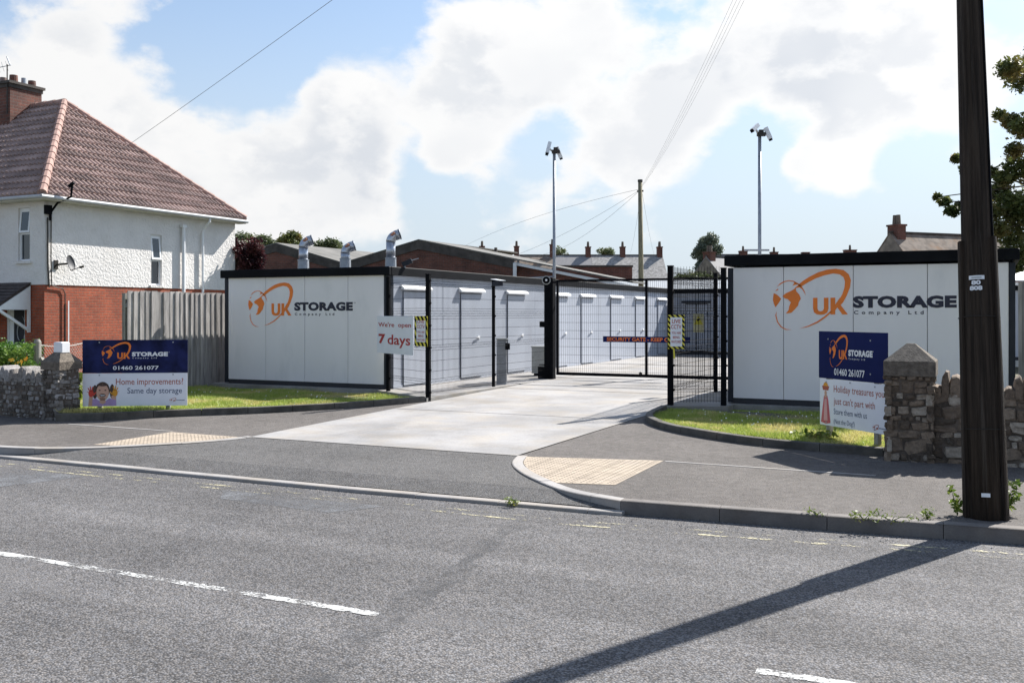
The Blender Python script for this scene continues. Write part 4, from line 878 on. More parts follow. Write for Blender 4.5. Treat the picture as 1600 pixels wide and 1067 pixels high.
def plate(x0, x1, z0, z1, m, name='plate', lift=.004, sub=6, parent=tp):
    mb = MB(); b = []
    for i in range(sub + 1):
        x = x0 + (x1 - x0) * i / sub
        for z in (z0, z1): rr = .148 - .0095 * z + lift; b.append((x, -math.sqrt(max(1e-6, rr * rr - x * x)), z))
    mb.add(b, [(2 * i, 2 * i + 2, 2 * i + 3, 2 * i + 1) for i in range(sub)]); return build(name, mb, m, parent)
zz0 = lambda y: Z(y, 8.22) - .11
pl = plate(-.070, .052, zz0(434), zz0(427.5), mat['white']); plate(-.05, .03, zz0(432), zz0(430), mat['cab'], 'printed_line', .0065, 4, pl)
def on_pole(t, x0, x1, z0, z1, m, bold):
    mb = text(t, x0, x1, z0, z1, 0, bold); mb.v = [(x, -math.sqrt((.148 - .0095 * z + .006) ** 2 - x * x), z) for x, y, z in mb.v]; return build('plate_digits', mb, m, tp)
on_pole('80', -.052, .022, zz0(443), zz0(435.5), mat['white'], .05); on_pole('808', -.066, .034, zz0(452), zz0(444.5), mat['white'], .05)
plate(.0 - .026, .042, zz0(780), zz0(774), mat['white'])
cb = MB(); cb.tube([(.150 - .0095 * z, -.035, z) for z in np.linspace(2.4, 9.4, 16)], .012, 5); build('cable_conduit', cb, mat['black'], tp)
st = MB()
for z in np.arange(3.0, 9.2, .42): st.beam((.13, 0, z), (.22, 0, z), .02) if int(z * 10) % 2 and z > 4.8 else None
if st.f: build('climbing_step', st, mat['cast'], tp)
def leaves(name, cl, n, size, m, parent=None, seed=0, droop=0., flat=.6):
    r = np.random.default_rng(seed); cl = np.array(cl, float); wgt = cl[:, 3] ** 2 + .02 * (len(cl) > 80); k = r.choice(len(cl), n, p=wgt / wgt.sum())
    d = r.normal(0, 1, (n, 3)); d /= np.linalg.norm(d, axis=1)[:, None]; rad = cl[k, 3] * (1 - .55 * r.random(n) ** 1.6); c = cl[k, :3] + d * rad[:, None] * np.array([1, 1, .8])
    c += r.normal(0, .17, (n, 3)) * cl[k, 3][:, None]
    a = r.normal(0, 1, (n, 3)); a[:, 2] = a[:, 2] * flat - droop; a /= np.linalg.norm(a, axis=1)[:, None]
    b = np.cross(a, r.normal(0, 1, (n, 3))); b /= np.linalg.norm(b, axis=1)[:, None]
    s = size * r.uniform(.6, 1.35, (n, 1)); v = np.stack([c - a * s, c + b * s * .45 - a * s * .1, c + a * s, c - b * s * .45 - a * s * .1], 1)
    return npmesh(name, v, 4, np.clip(r.normal(.45, .25, n) + .25 * np.sin(k * 12.9898), 0, 1), m, parent)
def weed(label, px, py, z, h, w_, n, seed, d=None, cat='weed', size=.03):
    g = G(px, py, z); r = thing('weed', label, cat, g); m = MB(); q = random.Random(seed); cl = []
    for i in range(max(3, n // 60)):
        e = Vector((q.uniform(-w_, w_), q.uniform(-w_, w_) * .5, h * q.uniform(.45, 1))); m.tube([(0, 0, 0), e * .5 + Vector((0, 0, .02)), e], [.004, .003, .0015], 4); cl.append((*e, .25 * w_ + .02)); cl.append((*(e * .55), .3 * w_ + .02))
    build('stem', m, mat['weed'], r); leaves('foliage', cl, n, size, mat['weed'], r, seed); return r
GW = 'weeds along the kerb'
for o in (weed('tall leafy weed at the foot of the telegraph pole on the side nearer the pillar', 1496, 806, .11, .26, .07, 70, 1, size=.03), weed('dark trailing weed clump at the foot of the telegraph pole, street sign side', 1560, 806, .11, .36, .14, 420, 2, size=.03),
          weed('small green weed tuft in the kerb joint below the blue board', 1277, 806, .11, .05, .10, 50, 3, size=.014), weed('reddish weed tuft at the kerb edge before the stone pillar', 1350, 812, .11, .07, .11, 80, 4, size=.016),
          weed('low spreading green weed at the kerb edge next to the reddish tuft', 1393, 814, .11, .04, .17, 90, 5, size=.014), weed('brown seeding weed at the kerb edge close to the pole', 1449, 812, .11, .10, .06, 70, 6, size=.016),
          weed('little green weed growing on the low dropped kerb', 808, 787, .03, .05, .10, 90, 7, size=.016), weed('broad leaved weed in the grass under the blue board', 1263, 690, .2, .12, .3, 260, 8, size=.04),
          weed('tall green weed beside the edge of the child picture board', 121, 640, .2, .75, .16, 260, 9, size=.07)): o['group'] = GW

# ------------------------------------------------------------------ wooden board fences
def board_fence(name, label, a, b, z0, z1, bw, seed, rails=True):
    L = math.dist(a, b); rz = math.atan2(b[1] - a[1], b[0] - a[0]); r = thing('board_fence', label, 'fence', (*a, 0), rz); q = random.Random(seed); m = MB(); x = 0
    while x < L - .02:
        ww = min(bw * q.uniform(.9, 1.1), L - x); y = q.uniform(-.004, .004); t = z1 + q.uniform(-.012, .012); tl = q.uniform(-.012, .012)
        m.add([(x, y, z0), (x + ww - .012, y + tl * .3, z0), (x + ww - .012, y + .02, z0), (x, y + .02, z0), (x + tl, y - tl * .5, t), (x + ww - .012 + tl, y, t), (x + ww - .012 + tl, y + .02, t), (x + tl, y + .02, t)],
              [(0, 3, 2, 1), (4, 5, 6, 7), (0, 1, 5, 4), (1, 2, 6, 5), (2, 3, 7, 6), (3, 0, 4, 7)], q.random())
        if q.random() < .9: m.add([(x - .028, y - .019, z0), (x + .022, y - .019, z0), (x + .022, y - .003, z0), (x - .028, y - .003, z0), (x - .028 + tl, y - .019, t - .01), (x + .022 + tl, y - .019, t - .01), (x + .022 + tl, y - .003, t - .01), (x - .028 + tl, y - .003, t - .01)],
              [(0, 3, 2, 1), (4, 5, 6, 7), (0, 1, 5, 4), (1, 2, 6, 5), (2, 3, 7, 6), (3, 0, 4, 7)], q.random())
        x += ww
    build('boards', m, mat['wood'], r); build('rail', MB().box(0, .022, z1 - .35, L, .08, z1 - .26).box(0, .022, z0 + .3, L, .08, z0 + .39), mat['wood'], r)
    for k in range(int(L / 2.4) + 1): build('post', MB().box(k * 2.4, .081, z0 - .1, k * 2.4 + .09, .17, z1 - .05), mat['postw'], r)
    return r
u_f = -16.15; va = U(200, u_f)[0]; vb = U(357, u_f)[0]
board_fence('f', 'tall weathered grey board fence between the white house and the storage building', (u_f, va), (u_f, vb + .1), .15, 2.33, .165, 3)
board_fence('f', 'weathered board fence beyond the stone wall at the end of the broad grey unit', (.50, 17.5), (7.5, 17.9), .15, 2.36, .15, 4)

# ------------------------------------------------------------------ the white house
HU, HV0 = -22.5, 18.0; HV1 = U(366.5, HU)[0]; ZE, ZBR = 4.93, 2.62
hs = thing('house', 'white roughcast and red brick house with a hipped pinkish tiled roof', 'house', (HU, HV0, 0)); HL = HV1 - HV0
def wall_open(axis, a0, a1, z0, z1, ops, depth, m, name, face):      # wall face with openings and reveals; axis 0: along X (faces -Y), 1: along Y (faces +X)
    P = (lambda a, d, z: (a, face + d, z)) if axis == 0 else (lambda a, d, z: (face - d, a, z))
    xs = sorted({a0, a1} | {x for o in ops for x in o[:2]}); zs = sorted({z0, z1} | {z for o in ops for z in o[2:]}); mb = MB()
    for x, X in zip(xs, xs[1:]):
        for z, Z_ in zip(zs, zs[1:]):
            if any(o[0] <= x and X <= o[1] and o[2] <= z and Z_ <= o[3] for o in ops): continue
            mb.poly([P(x, 0, z), P(X, 0, z), P(X, 0, Z_), P(x, 0, Z_)])
    for o in ops:
        c = [(o[0], o[2]), (o[1], o[2]), (o[1], o[3]), (o[0], o[3])]
        for i in range(4): (x, z), (X, Z_) = c[i], c[(i + 1) % 4]; mb.poly([P(x, 0, z), P(X, 0, Z_), P(X, depth, Z_), P(x, depth, z)])
    mb.poly([P(a0, 0, z0), P(a1, 0, z0), P(a1, .3, z0), P(a0, .3, z0)])
    return build(name, mb, m, hs)
wv0, wv1 = U(235.5, HU)[0] - HV0, U(252, HU)[0] - HV0; wd = U(243, HU)[1]; wz0, wz1 = Z(446, wd), Z(367, wd)
fu0, fu1 = V(29.5, HV0)[0] - HU, V(47.5, HV0)[0] - HU; fd = V(40, HV0)[1]; fz0, fz1 = Z(408, fd), Z(325, fd)
du0, du1 = V(9, HV0)[0] - HU, V(39, HV0)[0] - HU
wall_open(1, -.02, HL, ZBR, ZE, [(wv0, wv1, wz0, wz1)], .12, mat['render'], 'upper_wall', .02)
wall_open(0, -11.5, 0.02, ZBR, ZE, [(fu0, fu1, fz0, fz1)], .14, mat['render'], 'upper_wall', -.02)
wall_open(1, 0, HL, .05, ZBR, [], .1, mat['brickr'], 'lower_wall', .0); wall_open(0, -11.5, 0, .05, ZBR, [(du0, du1, .2, 2.12)], .1, mat['brickr'], 'lower_wall', .0)
build('wall', MB().box(-11.5, .31, .05, -.31, HL, ZE), mat['gap'], hs)
def window(axis, a0, a1, z0, z1, face, split, tilt):
    P = (lambda a, d, z: (a, face + d, z)) if axis == 0 else (lambda a, d, z: (face - d, a, z))
    def bx(m, x0, x1, zz0, zz1, d0, d1):
        p, q = P(x0, d0, zz0), P(x1, d1, zz1); m.box(*[min(a, b) for a, b in zip(p, q)], *[max(a, b) for a, b in zip(p, q)])
    f = MB(); t = .05
    for b in ((a0, a1, z0, z0 + t), (a0, a1, z1 - t, z1), (a0, a0 + t, z0 + t, z1 - t), (a1 - t, a1, z0 + t, z1 - t), (a0 + t, a1 - t, split - t / 2, split + t / 2)): bx(f, *b, .06, .12)
    fr = build('window', f, mat['white'], hs)
    g = MB(); bx(g, a0 + t, a1 - t, z0 + t, split - t / 2, .09, .10); build('pane', g, mat['glass'], fr)
    # top hung sash standing open a little
    s = MB(); oz, dz_ = z1 - t, (z1 - t) - (split + t / 2); k = tilt
    def quad(x0, x1, k0, k1, lift=0): return [P(x0, .055 - k * k0 - lift, oz - dz_ * k0), P(x1, .055 - k * k0 - lift, oz - dz_ * k0), P(x1, .055 - k * k1 - lift, oz - dz_ * k1), P(x0, .055 - k * k1 - lift, oz - dz_ * k1)]
    n = (0, .03, 0) if axis == 0 else (-.03, 0, 0)
    for q in (quad(a0 + .02, a0 + .08, 0, 1), quad(a1 - .08, a1 - .02, 0, 1), quad(a0 + .08, a1 - .08, 0, .09), quad(a0 + .08, a1 - .08, .91, 1)): s.prism(q, n)
    sa = build('sash', s, mat['white'], fr); build('pane', MB().prism(quad(a0 + .08, a1 - .08, .09, .91, -.01), tuple(x * .3 for x in n)), mat['glass'], sa)
    sl_ = MB(); bx(sl_, a0 - .08, a1 + .08, z0 - .07, z0 - .002, -.07, .1); build('sill', sl_, mat['render'], fr)
window(1, wv0, wv1, wz0, wz1, .02, Z(407, wd), .07); window(0, fu0, fu1, fz0, fz1, -.02, Z(365, fd), .06)
drf = MB().box(du0, .04, .2, du0 + .07, .10, 2.12).box(du1 - .07, .04, .2, du1, .10, 2.12).box(du0 + .07, .04, 2.04, du1 - .07, .10, 2.12); dd_ = build('door', drf, mat['white'], hs)
dm0 = V(19, HV0)[0] - HU
build('side_panel', MB().box(du0 + .071, .06, .2, dm0, .09, 2.039), mat['white'], dd_); build('door_leaf', MB().box(dm0, .055, .2, du1 - .071, .095, 2.039), mat['dgrey'], dd_)
pm = MB(); pm.tube([(dm0 + .30 + .16 * math.cos(a), .045, 1.45 + .34 * math.sin(a)) for a in np.linspace(-1.3, 1.3, 9)], .014, 5); pm.tube([(dm0 + .25 + .1 * math.cos(a), .045, 1.35 + .22 * math.sin(a)) for a in np.linspace(1.6, 4.6, 9)], .014, 5); build('door_ornament', pm, mat['grey'], dd_)
# roof: interlocking tiles on the two slopes the street sees
OV = .36; u0r, v0r, v1r = OV, -OV, HL + .16; zer = ZE + .03; half = (v1r - v0r) / 2; RISE = Z(162, 30.8) - zer; run = half; apx = (u0r - run, v0r + half, zer + RISE)
SL = math.hypot(run, RISE)
def tiles(name, O, e, s, nrm, iv, course=.30, roll=.175):
    O, e, s, nrm = map(Vector, (O, e, s, nrm)); mb = MB(); nc = int(SL / course); t = 0.; per = 6; q = random.Random(2)
    for c in range(nc + 1):
        t0, t1 = c * course, min((c + 1) * course, SL)
        if t1 - t0 < .05: break
        a0, b0 = iv(t0); a1, b1 = iv(t1); lo, hi = min(a0, a1), max(b0, b1); n = int((hi - lo) / roll * per); xs = [lo + (hi - lo) * i / n for i in range(n + 1)]; base = len(mb.v); ex = course * .02
        for i, x in enumerate(xs):
            ph = (x / roll) % 1.; h = .050 * (math.sin(math.pi * min(1, ph / .70)) if ph < .70 else -.15)
            cl = lambda x_, t_: min(max(x_, iv(t_)[0] - .02), iv(t_)[1] + .02)
            for tt, hh in ((t0, -.02), (t0, h + .05), (t1 + ex, h + .004)): mb.v.append(tuple(O + e * cl(x, tt) + s * tt + nrm * hh))
        rv = q.random()
        for i in range(n):
            b = base + i * 3; mb.f += [(b, b + 3, b + 4, b + 1), (b + 1, b + 4, b + 5, b + 2)]; k = .5 + .5 * math.sin(int(xs[i] / roll / 1.5) * 12.99 + c * 78.2); mb.r += [k, k]
    o = build(name, mb, mat['tile'], hs); return o
cs, sn_ = run / SL, RISE / SL
tiles('roof_tiles', (u0r, v0r, zer), (0, 1, 0), (-cs, 0, sn_), (sn_, 0, cs), lambda t: (t * cs, 2 * half - t * cs))
FL = 13.
tiles('roof_tiles', (u0r, v0r, zer), (-1, 0, 0), (0, cs, sn_), (0, -sn_, cs), lambda t: (t * cs, FL))
rf = MB(); e0_ = (u0r, v0r, zer - .03); e1_ = (u0r, v1r, zer - .03); a_ = (apx[0], apx[1], apx[2] - .03); l0, l1, la = (-FL, v0r, zer - .03), (-FL, v1r, zer - .03), (-FL, apx[1], apx[2] - .03)
rf.poly([e0_, e1_, a_]); rf.poly([e0_, a_, la, l0]); rf.poly([e1_, l1, la, a_]); build('roof', rf, mat['tile'], hs)
def ridge_run(p, q):
    p, q = Vector(p), Vector(q); L = (q - p).length; d = (q - p) / L; n = max(1, int(L / .40)); m = MB()
    for i in range(n): m.tube([p + d * (L * i / n), p + d * (L * (i + 1) / n + .03)], [.125, .105], 10)
    return build('ridge_tiles', m, mat['ridge'], hs)
ridge_run((u0r - .02, v0r + .02, zer + .03), (apx[0], apx[1], apx[2] + .03)); ridge_run((u0r - .02, v1r - .02, zer + .03), (apx[0], apx[1], apx[2] + .03)); ridge_run((apx[0] + .05, apx[1], apx[2] + .02), (-FL, apx[1], apx[2] + .02))
gm = MB(); gr_ = .052
gm.tube([(-FL, v0r - .03, zer - .05), (u0r + .03, v0r - .03, zer - .05)], gr_, 10); gm.tube([(u0r + .04, v0r - .06, zer - .05), (u0r + .04, v1r + .02, zer - .06)], gr_, 10); build('gutter', gm, M('grey_white_gutter', (.50, .51, .52), .45), hs)
sf = MB().box(u0r - OV + .03, v0r, zer - .13, u0r, v1r, zer - .06).box(-FL, v0r, zer - .13, u0r - OV + .03, v0r + OV - .03, zer - .06); build('soffit', sf, M('cream_soffit', (.60, .57, .48), .6), hs)
for px, top, off in ((283, ZE - .35, 0), (313.5, ZE - .12, 1)):
    y = U(px, HU)[0] - HV0; m = MB()
    if off: m.tube([(OV + .03, y, zer - .08), (OV + .02, y, zer - .2), (.14, y, zer - .42), (.09, y, zer - .55), (.09, y, .2)], .037, 8)
    else: m.tube([(.10, y, top), (.10, y, .2)], .055, 10); m.box(.04, y - .09, top - .06, .16, y + .09, top + .02)
    build('downpipe', m, mat['white'], hs)
# chimney, aerial, bracket, dish
ch = build('chimney', MB().box(-5.75, 2.72, 6.9, -4.95, 3.86, 9.05), mat['brickd'], hs)
build('chimney_cap', MB().box(-5.83, 2.64, 9.05, -4.87, 3.94, 9.13).box(-5.78, 2.69, 8.93, -4.92, 3.89, 9.049), mat['coping'], ch)
for yy, xx, rr, hh, m in ((2.9, -5.5, .10, .18, 'tile'), (3.0, -5.15, .12, .24, 'brickd'), (3.34, -5.12, .075, .22, 'grey'), (3.66, -5.15, .115, .20, 'brickd')): build('chimney_pot', MB().tube([(xx, yy, 9.12), (xx, yy, 9.13 + hh)], [rr * 1.1, rr], 12), mat[m], ch)
fl = MB()
for i in range(7): z = 6.95 + i * .22; y = 2.72 - .02; fl.box(-4.95, 2.72 + i * .2 - .1, 7.35 + i * .17 - .28, -4.925, 2.72 + i * .2 + .12, 7.35 + i * .17 - .08)
build('lead_flashing', fl, mat['grey'], ch)
ae = thing('tv_aerial', 'thin dark aerial on the mast strapped to the brick chimney of the white house', 'aerial', (HU - 5.0, HV0 + 2.66, 8.6)); build('mast', MB().tube([(0, 0, -.5), (0, 0, 1.02)], .02, 6), mat['cast'], ae)
m = MB().tube([(-.8, -.25, .85), (.12, .05, 1.0)], .012, 5)
for k in range(7): m.tube([(-.8 + k * .13, -.25 + .042 * k - .05, .85 + .021 * k + .14), (-.8 + k * .13, -.25 + .042 * k + .05, .85 + .021 * k - .14)], .006, 4)
m.beam((.10, .03, 1.0), (.02, -.02, 1.25), .10, .02); build('antenna', m, mat['grey'], ae)
wb = thing('wire_bracket', 'black bracket with a bent arm at the eaves corner of the white house', 'bracket', (HU + .03, HV0 + .12, 0)); d_ = 26.2
build('arm', MB().tube([(.06, 0, Z(333, d_)), (.20, .10, Z(318, d_)), (.50, .28, Z(308, d_)), (.52, .30, Z(290, d_))], .03, 7), mat['black'], wb)
build('plate', MB().box(.0, -.16, Z(336, d_), .10, .02, Z(322, d_)).box(.0, .0, Z(345, d_), .05, .05, Z(322, d_)), mat['black'], wb); build('insulator', MB().tube([(.44, .26, Z(292, d_)), (.56, .32, Z(286, d_))], .05, 8), mat['black'], wb)
dh = thing('satellite_dish', 'dark grey satellite dish on an arm fixed to the white side wall', 'satellite dish', (HU + .03, U(86, HU)[0], Z(414, 26.4)))
m = MB(); rings = 5
c0_ = Vector((.30, .16, .03)); ax = Vector((.90, .33, .22)).normalized(); e1 = ax.cross(Vector((0, 0, 1))).normalized(); e2 = e1.cross(ax); vs = [tuple(c0_)]; nseg = 18
for i in range(1, rings + 1):
    rr = .20 * i / rings
    for k in range(nseg): a = 2 * math.pi * k / nseg; vs.append(tuple(c0_ + ax * (.35 * rr * rr / .20) + e1 * rr * .92 * math.cos(a) + e2 * rr * 1.08 * math.sin(a)))
fs = [(0, 1 + k, 1 + (k + 1) % nseg) for k in range(nseg)] + [(1 + i * nseg + k, 1 + (i + 1) * nseg + k, 1 + (i + 1) * nseg + (k + 1) % nseg, 1 + i * nseg + (k + 1) % nseg) for i in range(rings - 1) for k in range(nseg)]
m.add(vs, fs); rim = [tuple(c0_ + ax * .07 + e1 * .184 * math.cos(a) + e2 * .216 * math.sin(a)) for a in np.linspace(0, 6.2832, 25)]; m.tube(rim, .008, 4, False); build('reflector', m, M('dish_grey', (.07, .07, .075), .6), dh)
tip = c0_ + ax * .30 - e2 * .17
build('arm', MB().tube([(0, 0, 0), (.2, .1, .02), tuple(c0_)], .026, 7).tube([tuple(c0_ - e2 * .19), tuple(tip)], .012, 5).box(-.01, -.06, -.12, .02, .06, .12), mat['cast'], dh); build('receiver', MB().tube([tuple(tip - ax * .02), tuple(tip + ax * .10)], .03, 8), mat['cast'], dh)
cbm = MB(); cbm.tube([(.05, .06, 4.4), (.05, .07, 3.2), (.05, .10, 2.7), (.045, .12, 2.55)], .02, 5); cbm.tube([(.05, .17, 4.5), (.055, .16, 3.3), (.05, .19, 2.6), (.035, .55, 2.52), (.035, .62, 2.4), (.035, .62, .4)], .016, 5); build('wall_cable', cbm, mat['cast'], hs)
build('cable_trunking', MB().box(.022, .72, .6, .04, .75, 2.2), mat['white'], hs)
# porch canopy
cu1 = V(47.5, HV0 - .02)[0] - HU; cu0 = -11.0; cd_ = 1.02; zc1 = 2.60; zc0 = 1.98; can = MB()
can.prism([(cu0, -.02, zc1), (cu1, -.02, zc1), (cu1, -cd_, zc0), (cu0, -cd_, zc0)], (0, 0, .07)); cn = build('porch_canopy', can, mat['dtile'], hs)
tl = MB()
for i in range(7): k0, k1 = i / 7, (i + 1) / 7; tl.prism([(cu0, -.02 - (cd_ - .02) * k0, zc1 + .074 - (zc1 - zc0) * k0), (cu1 + .03, -.02 - (cd_ - .02) * k0, zc1 + .074 - (zc1 - zc0) * k0), (cu1 + .03, -.02 - (cd_ - .02) * k1, zc1 + .094 - (zc1 - zc0) * k1), (cu0, -.02 - (cd_ - .02) * k1, zc1 + .094 - (zc1 - zc0) * k1)], (0, 0, .012))
build('tiles', tl, mat['dtile'], cn)
tr = MB().box(cu0, -cd_ - .06, zc0 - .02, cu1 + .04, -cd_ - .002, zc0 + .09); tr.tube([(cu0, -cd_ - .1, zc0 + .03), (cu1 + .04, -cd_ - .1, zc0 + .03)], .05, 8)
tr.prism([(cu1 - .03, -.03, zc1 - .01), (cu1 - .03, -.03, zc0 - .03), (cu1 - .03, -cd_, zc0 - .03), (cu1 - .03, -cd_, zc0)], (.05, 0, 0)); build('bargeboard', tr, mat['white'], cn)
br = MB().box(cu1 - .035, -.10, 1.35, cu1 + .025, -.03, zc0 - .031).beam((cu1, -.10, 1.42), (cu1, -cd_ + .06, zc0 - .04), .06, .07); build('bracket', br, mat['white'], cn)

# ------------------------------------------------------------------ flues on the storage roof
base = None
for px, ytop, yb, lab, d in ((476, 372, 418, 'steel flue with bent outlet nearest the white house', 22.6), (541.5, 381, 418, 'short steel flue with bent outlet, middle one of the rooftop row', 22.2), (612.5, 363, 417, 'tallest steel flue with bent outlet above the corner', 21.8)):
    g = D(px - 2, d); r = thing('flue', lab + ' on the storage building', 'flue', (*g, 2.82), YAW + R_(12), 'flues on the storage roof'); k = d / FPX; hz_ = Z(ytop, d) - 2.82; rr = 7.3 * k
    bx_ = build('base', MB().tube([(0, 0, -.02), (0, 0, Z(405, d) - 2.82 if hz_ < .75 else .26)], [rr * 1.22, rr * 1.16], 16).tube([(0, 0, .255 if hz_ >= .75 else Z(405, d) - 2.82), (0, 0, (.255 if hz_ >= .75 else Z(405, d) - 2.82) + .02)], rr * 1.22, 16), mat['grey'], r)
    zs0 = .26 if hz_ >= .75 else Z(405, d) - 2.82; zb_ = hz_ - 2.1 * rr
    build('pipe', MB().tube([(0, 0, zs0 - .03), (0, 0, zb_)], rr, 18), mat['steel'], r, True)
    e_ = MB(); pts = [(rr * .0 + 1.5 * rr * (1 - math.cos(a)), 0, zb_ + 1.5 * rr * math.sin(a)) for a in np.linspace(0, 1.25, 7)]; e_.tube(pts, rr * 1.02, 18); build('elbow', e_, mat['steel'], r, True)
    a = 1.25; t = Vector((math.sin(a), 0, math.cos(a))); p = Vector(pts[-1])
    build('outlet', MB().tube([p - t * .01, p + t * rr * .9], rr * 1.08, 18).tube([p + t * rr * .9, p + t * rr * 1.0], rr * 1.2, 18), mat['steel'], r, True)
    cbm = MB(); q2 = Vector(pts[3]); cbm.tube([Vector(pts[3]) + Vector((-.2 * rr, -rr * .5, rr * .45)), Vector(pts[3]) + Vector((.0, -rr * .62, rr * .5)), p + Vector((-.2 * rr, -rr * .7, rr * .5))], rr * .42, 8); build('rusty_patch', cbm, mat['copper'], r, True)
fcam = thing('roof_floodlight', 'small dark floodlight on the roof corner beside the tallest flue', 'floodlight', (*D(636, 20.9), 2.83), YAW)
build('lamp', MB().beam((-.10, 0, .06), (.10, 0, .15), .07, .10), mat['dgrey'], fcam); build('arm', MB().beam((.08, 0, .15), (.24, .05, .20), .02).beam((-.05, 0, 0), (-.05, 0, .12), .03), mat['grey'], fcam)

# ------------------------------------------------------------------ camera masts
def mast(label, px, d, z0, ztop, wpx):
    g = D(px, d); r = thing('camera_mast', label, 'mast', (*g, 0), YAW); rr = wpx * d / FPX / 2
    build('pole', MB().tube([(0, 0, z0), (0, 0, ztop)], [rr, rr * .9], 12), mat['grey'], r, True)
    build('head', MB().bbox(-.07, -.07, ztop, .16, .07, ztop + .10, .01).box(-.02, -.06, ztop + .101, .10, .06, ztop + .17), mat['cast'], r); return r
def cctv_cam(root, c, ax, L, w_, h_):
    ax = Vector(ax).normalized(); sd = ax.cross(Vector((0, 1, .2))).normalized(); up = sd.cross(ax).normalized(); c = Vector(c)
    m = MB().beam(c - ax * L / 2, c + ax * L / 2, w_, h_, up); o = build('camera', m, mat['white'], root)
    build('lens', MB().beam(c + ax * L / 2, c + ax * (L / 2 + .05), w_ * .8, h_ * .8, up), mat['black'], o)
    build('bracket', MB().beam(c, (c.x * .25, 0, root['zt'] + .05), .04), mat['cab'], o)
ml = mast('slim grey mast with two cameras rising behind the thick gate post', 866, 28.3, .27, Z(240, 28.3), 5.2); ml['zt'] = Z(240, 28.3)
cctv_cam(ml, (-.17, -.06, Z(232, 28.3)), (-.25, -.35, -1.), .36, .10, .12); cctv_cam(ml, (.13, .04, Z(238, 28.3)), (.42, .2, -1.), .34, .11, .10)
build('cross_arm', MB().beam((-.05, 0, Z(401, 28.3)), (.28, .0, Z(401, 28.3)), .035), mat['grey'], ml)
build('stay_bar', MB().beam((0, 0, Z(432, 28.3)), (-1.3, .1, Z(436, 28.3)), .035), mat['grey'], ml); del ml['zt']
mr = mast('slim grey mast with two cameras rising behind the broad grey storage unit', 1187, 27.0, .0, Z(213, 27.), 6.0); mr['zt'] = Z(213, 27.)
cctv_cam(mr, (-.15, -.10, Z(201, 27.)), (-.8, -.8, -.75), .34, .11, .10); cctv_cam(mr, (.24, .05, Z(208, 27.)), (.40, -.1, -1.), .34, .11, .10)
build('cross_arm', MB().beam((-.42, 0, Z(391, 27)), (.26, 0, Z(391, 27)), .05), mat['grey'], mr); del mr['zt']

# ------------------------------------------------------------------ brick workshop behind
WV = 44.
def wp(x, y): u, d = V(x, WV); return (u, Z(y, d))
pk = [wp(340, 408), wp(432, 382), wp(537, 413), wp(655, 377), wp(803, 406.5), wp(990, 443.5)]
ws_ = thing('workshop', 'old dark brick workshop with two low gables and dark copings behind the flues', 'workshop', (0, WV, 0))
P = [(u, 0, z) for u, z in pk]; bm_ = MB()
for a, b in ((P[0], P[1]), (P[1], P[2]), (P[2], P[3]), (P[3], P[4])): bm_.poly([(a[0], 0, 0), (b[0], 0, 0), (b[0], 0, b[2] - .1), (a[0], 0, a[2] - .1)])
build('gable_wall', bm_, mat['brickd'], ws_)
build('lean_to_wall', MB().poly([(P[4][0], .25, 0), (P[5][0], .25, 0), (P[5][0], .25, P[5][2] - .1), (P[4][0], .25, P[4][2] - .1)]).poly([(P[5][0], .25, 0), (P[5][0], 2, 0), (P[5][0], 2, P[5][2] - .1), (P[5][0], .25, P[5][2] - .1)]), mat['brickd'], ws_)
for a, b, RL in zip(P, P[1:], (26, 26, 12, 4, 2)):
    build('roof_slope', MB().prism([(a[0], -.08, a[2] + .03), (b[0], -.08, b[2] + .03), (b[0], RL, b[2] + .03), (a[0], RL, a[2] + .03)], (0, 0, .07)), mat['felt'], ws_)
cpm = MB()
for i, (a, b) in enumerate(zip(P[:5], P[1:5])): cpm.prism([(a[0], -.06, a[2] + .02), (b[0], -.06, b[2] + .02), (b[0], -.06, b[2] - .42), (a[0], -.06, a[2] - .42)], (0, .055, 0))
build('coping', cpm, mat['coping'], ws_)
a, b = P[4], P[5]; build('bargeboard', MB().prism([(a[0], .0, a[2] - .10), (b[0], .0, b[2] - .10), (b[0], .0, b[2] - .24), (a[0], .0, a[2] - .24)], (0, .2, 0)), mat['white'], ws_)
build('downpipe', MB().tube([(a[0] + .1, -.1, 0), (a[0] + .1, -.1, a[2] - .15)], .10, 8), mat['white'], ws_)
pm = MB()
for x in (700, 740): pass
pz = wp(693, 372); build('vent', MB().tube([(wp(693, 380)[0], 6, wp(693, 388)[1]), (wp(693, 380)[0], 6, wp(693, 376)[1])], .09, 6), mat['coping'], ws_)
# flat brick outbuilding and white sheeted shed further back
OBd = 62.
def fd_(x, y, d): g = D(x, d); return (g[0], g[1], Z(y, d))
def yawbox(name, label, cat, x0, x1, ytop, d, depth, parts):
    r = thing(name, label, cat, (*D(x0, d), 0), YAW); W_ = (x1 - x0) * d / FPX; zt = Z(ytop, d); parts(r, W_, zt, depth); return r
yawbox('brick_outbuilding', 'flat topped dark brick building end in front of the slate terrace', 'building', 868, 988, 415, OBd, 8, lambda r, W_, zt, dp: (build('wall', MB().box(0, 0, 0, W_, dp, zt - .1), mat['brickd'], r), build('coping', MB().box(-.05, -.06, zt - .099, W_ + .05, dp, zt + .02), mat['coping'], r)))
def shed(r, W_, zt, dp):
    build('wall', MB().box(0, 0, 0, W_, dp, zt - .02), mat['brickd'], r); m = MB(); n = int(W_ / .12); rise = (456 - 440) * 47 / FPX * 1.7
    for i in range(n): x = i * W_ / n; m.prism([(x, -.2, zt), (x + .5 * W_ / n, -.2, zt + .05), (x + W_ / n, -.2, zt)], (0, dp + .2, rise))
    build('roof', m, mat['shedw'], r)
yawbox('sheet_roof_shed', 'low shed with a bright white corrugated roof beyond the end storage unit', 'shed', 985, 1240, 455.5, 47., 9, shed)

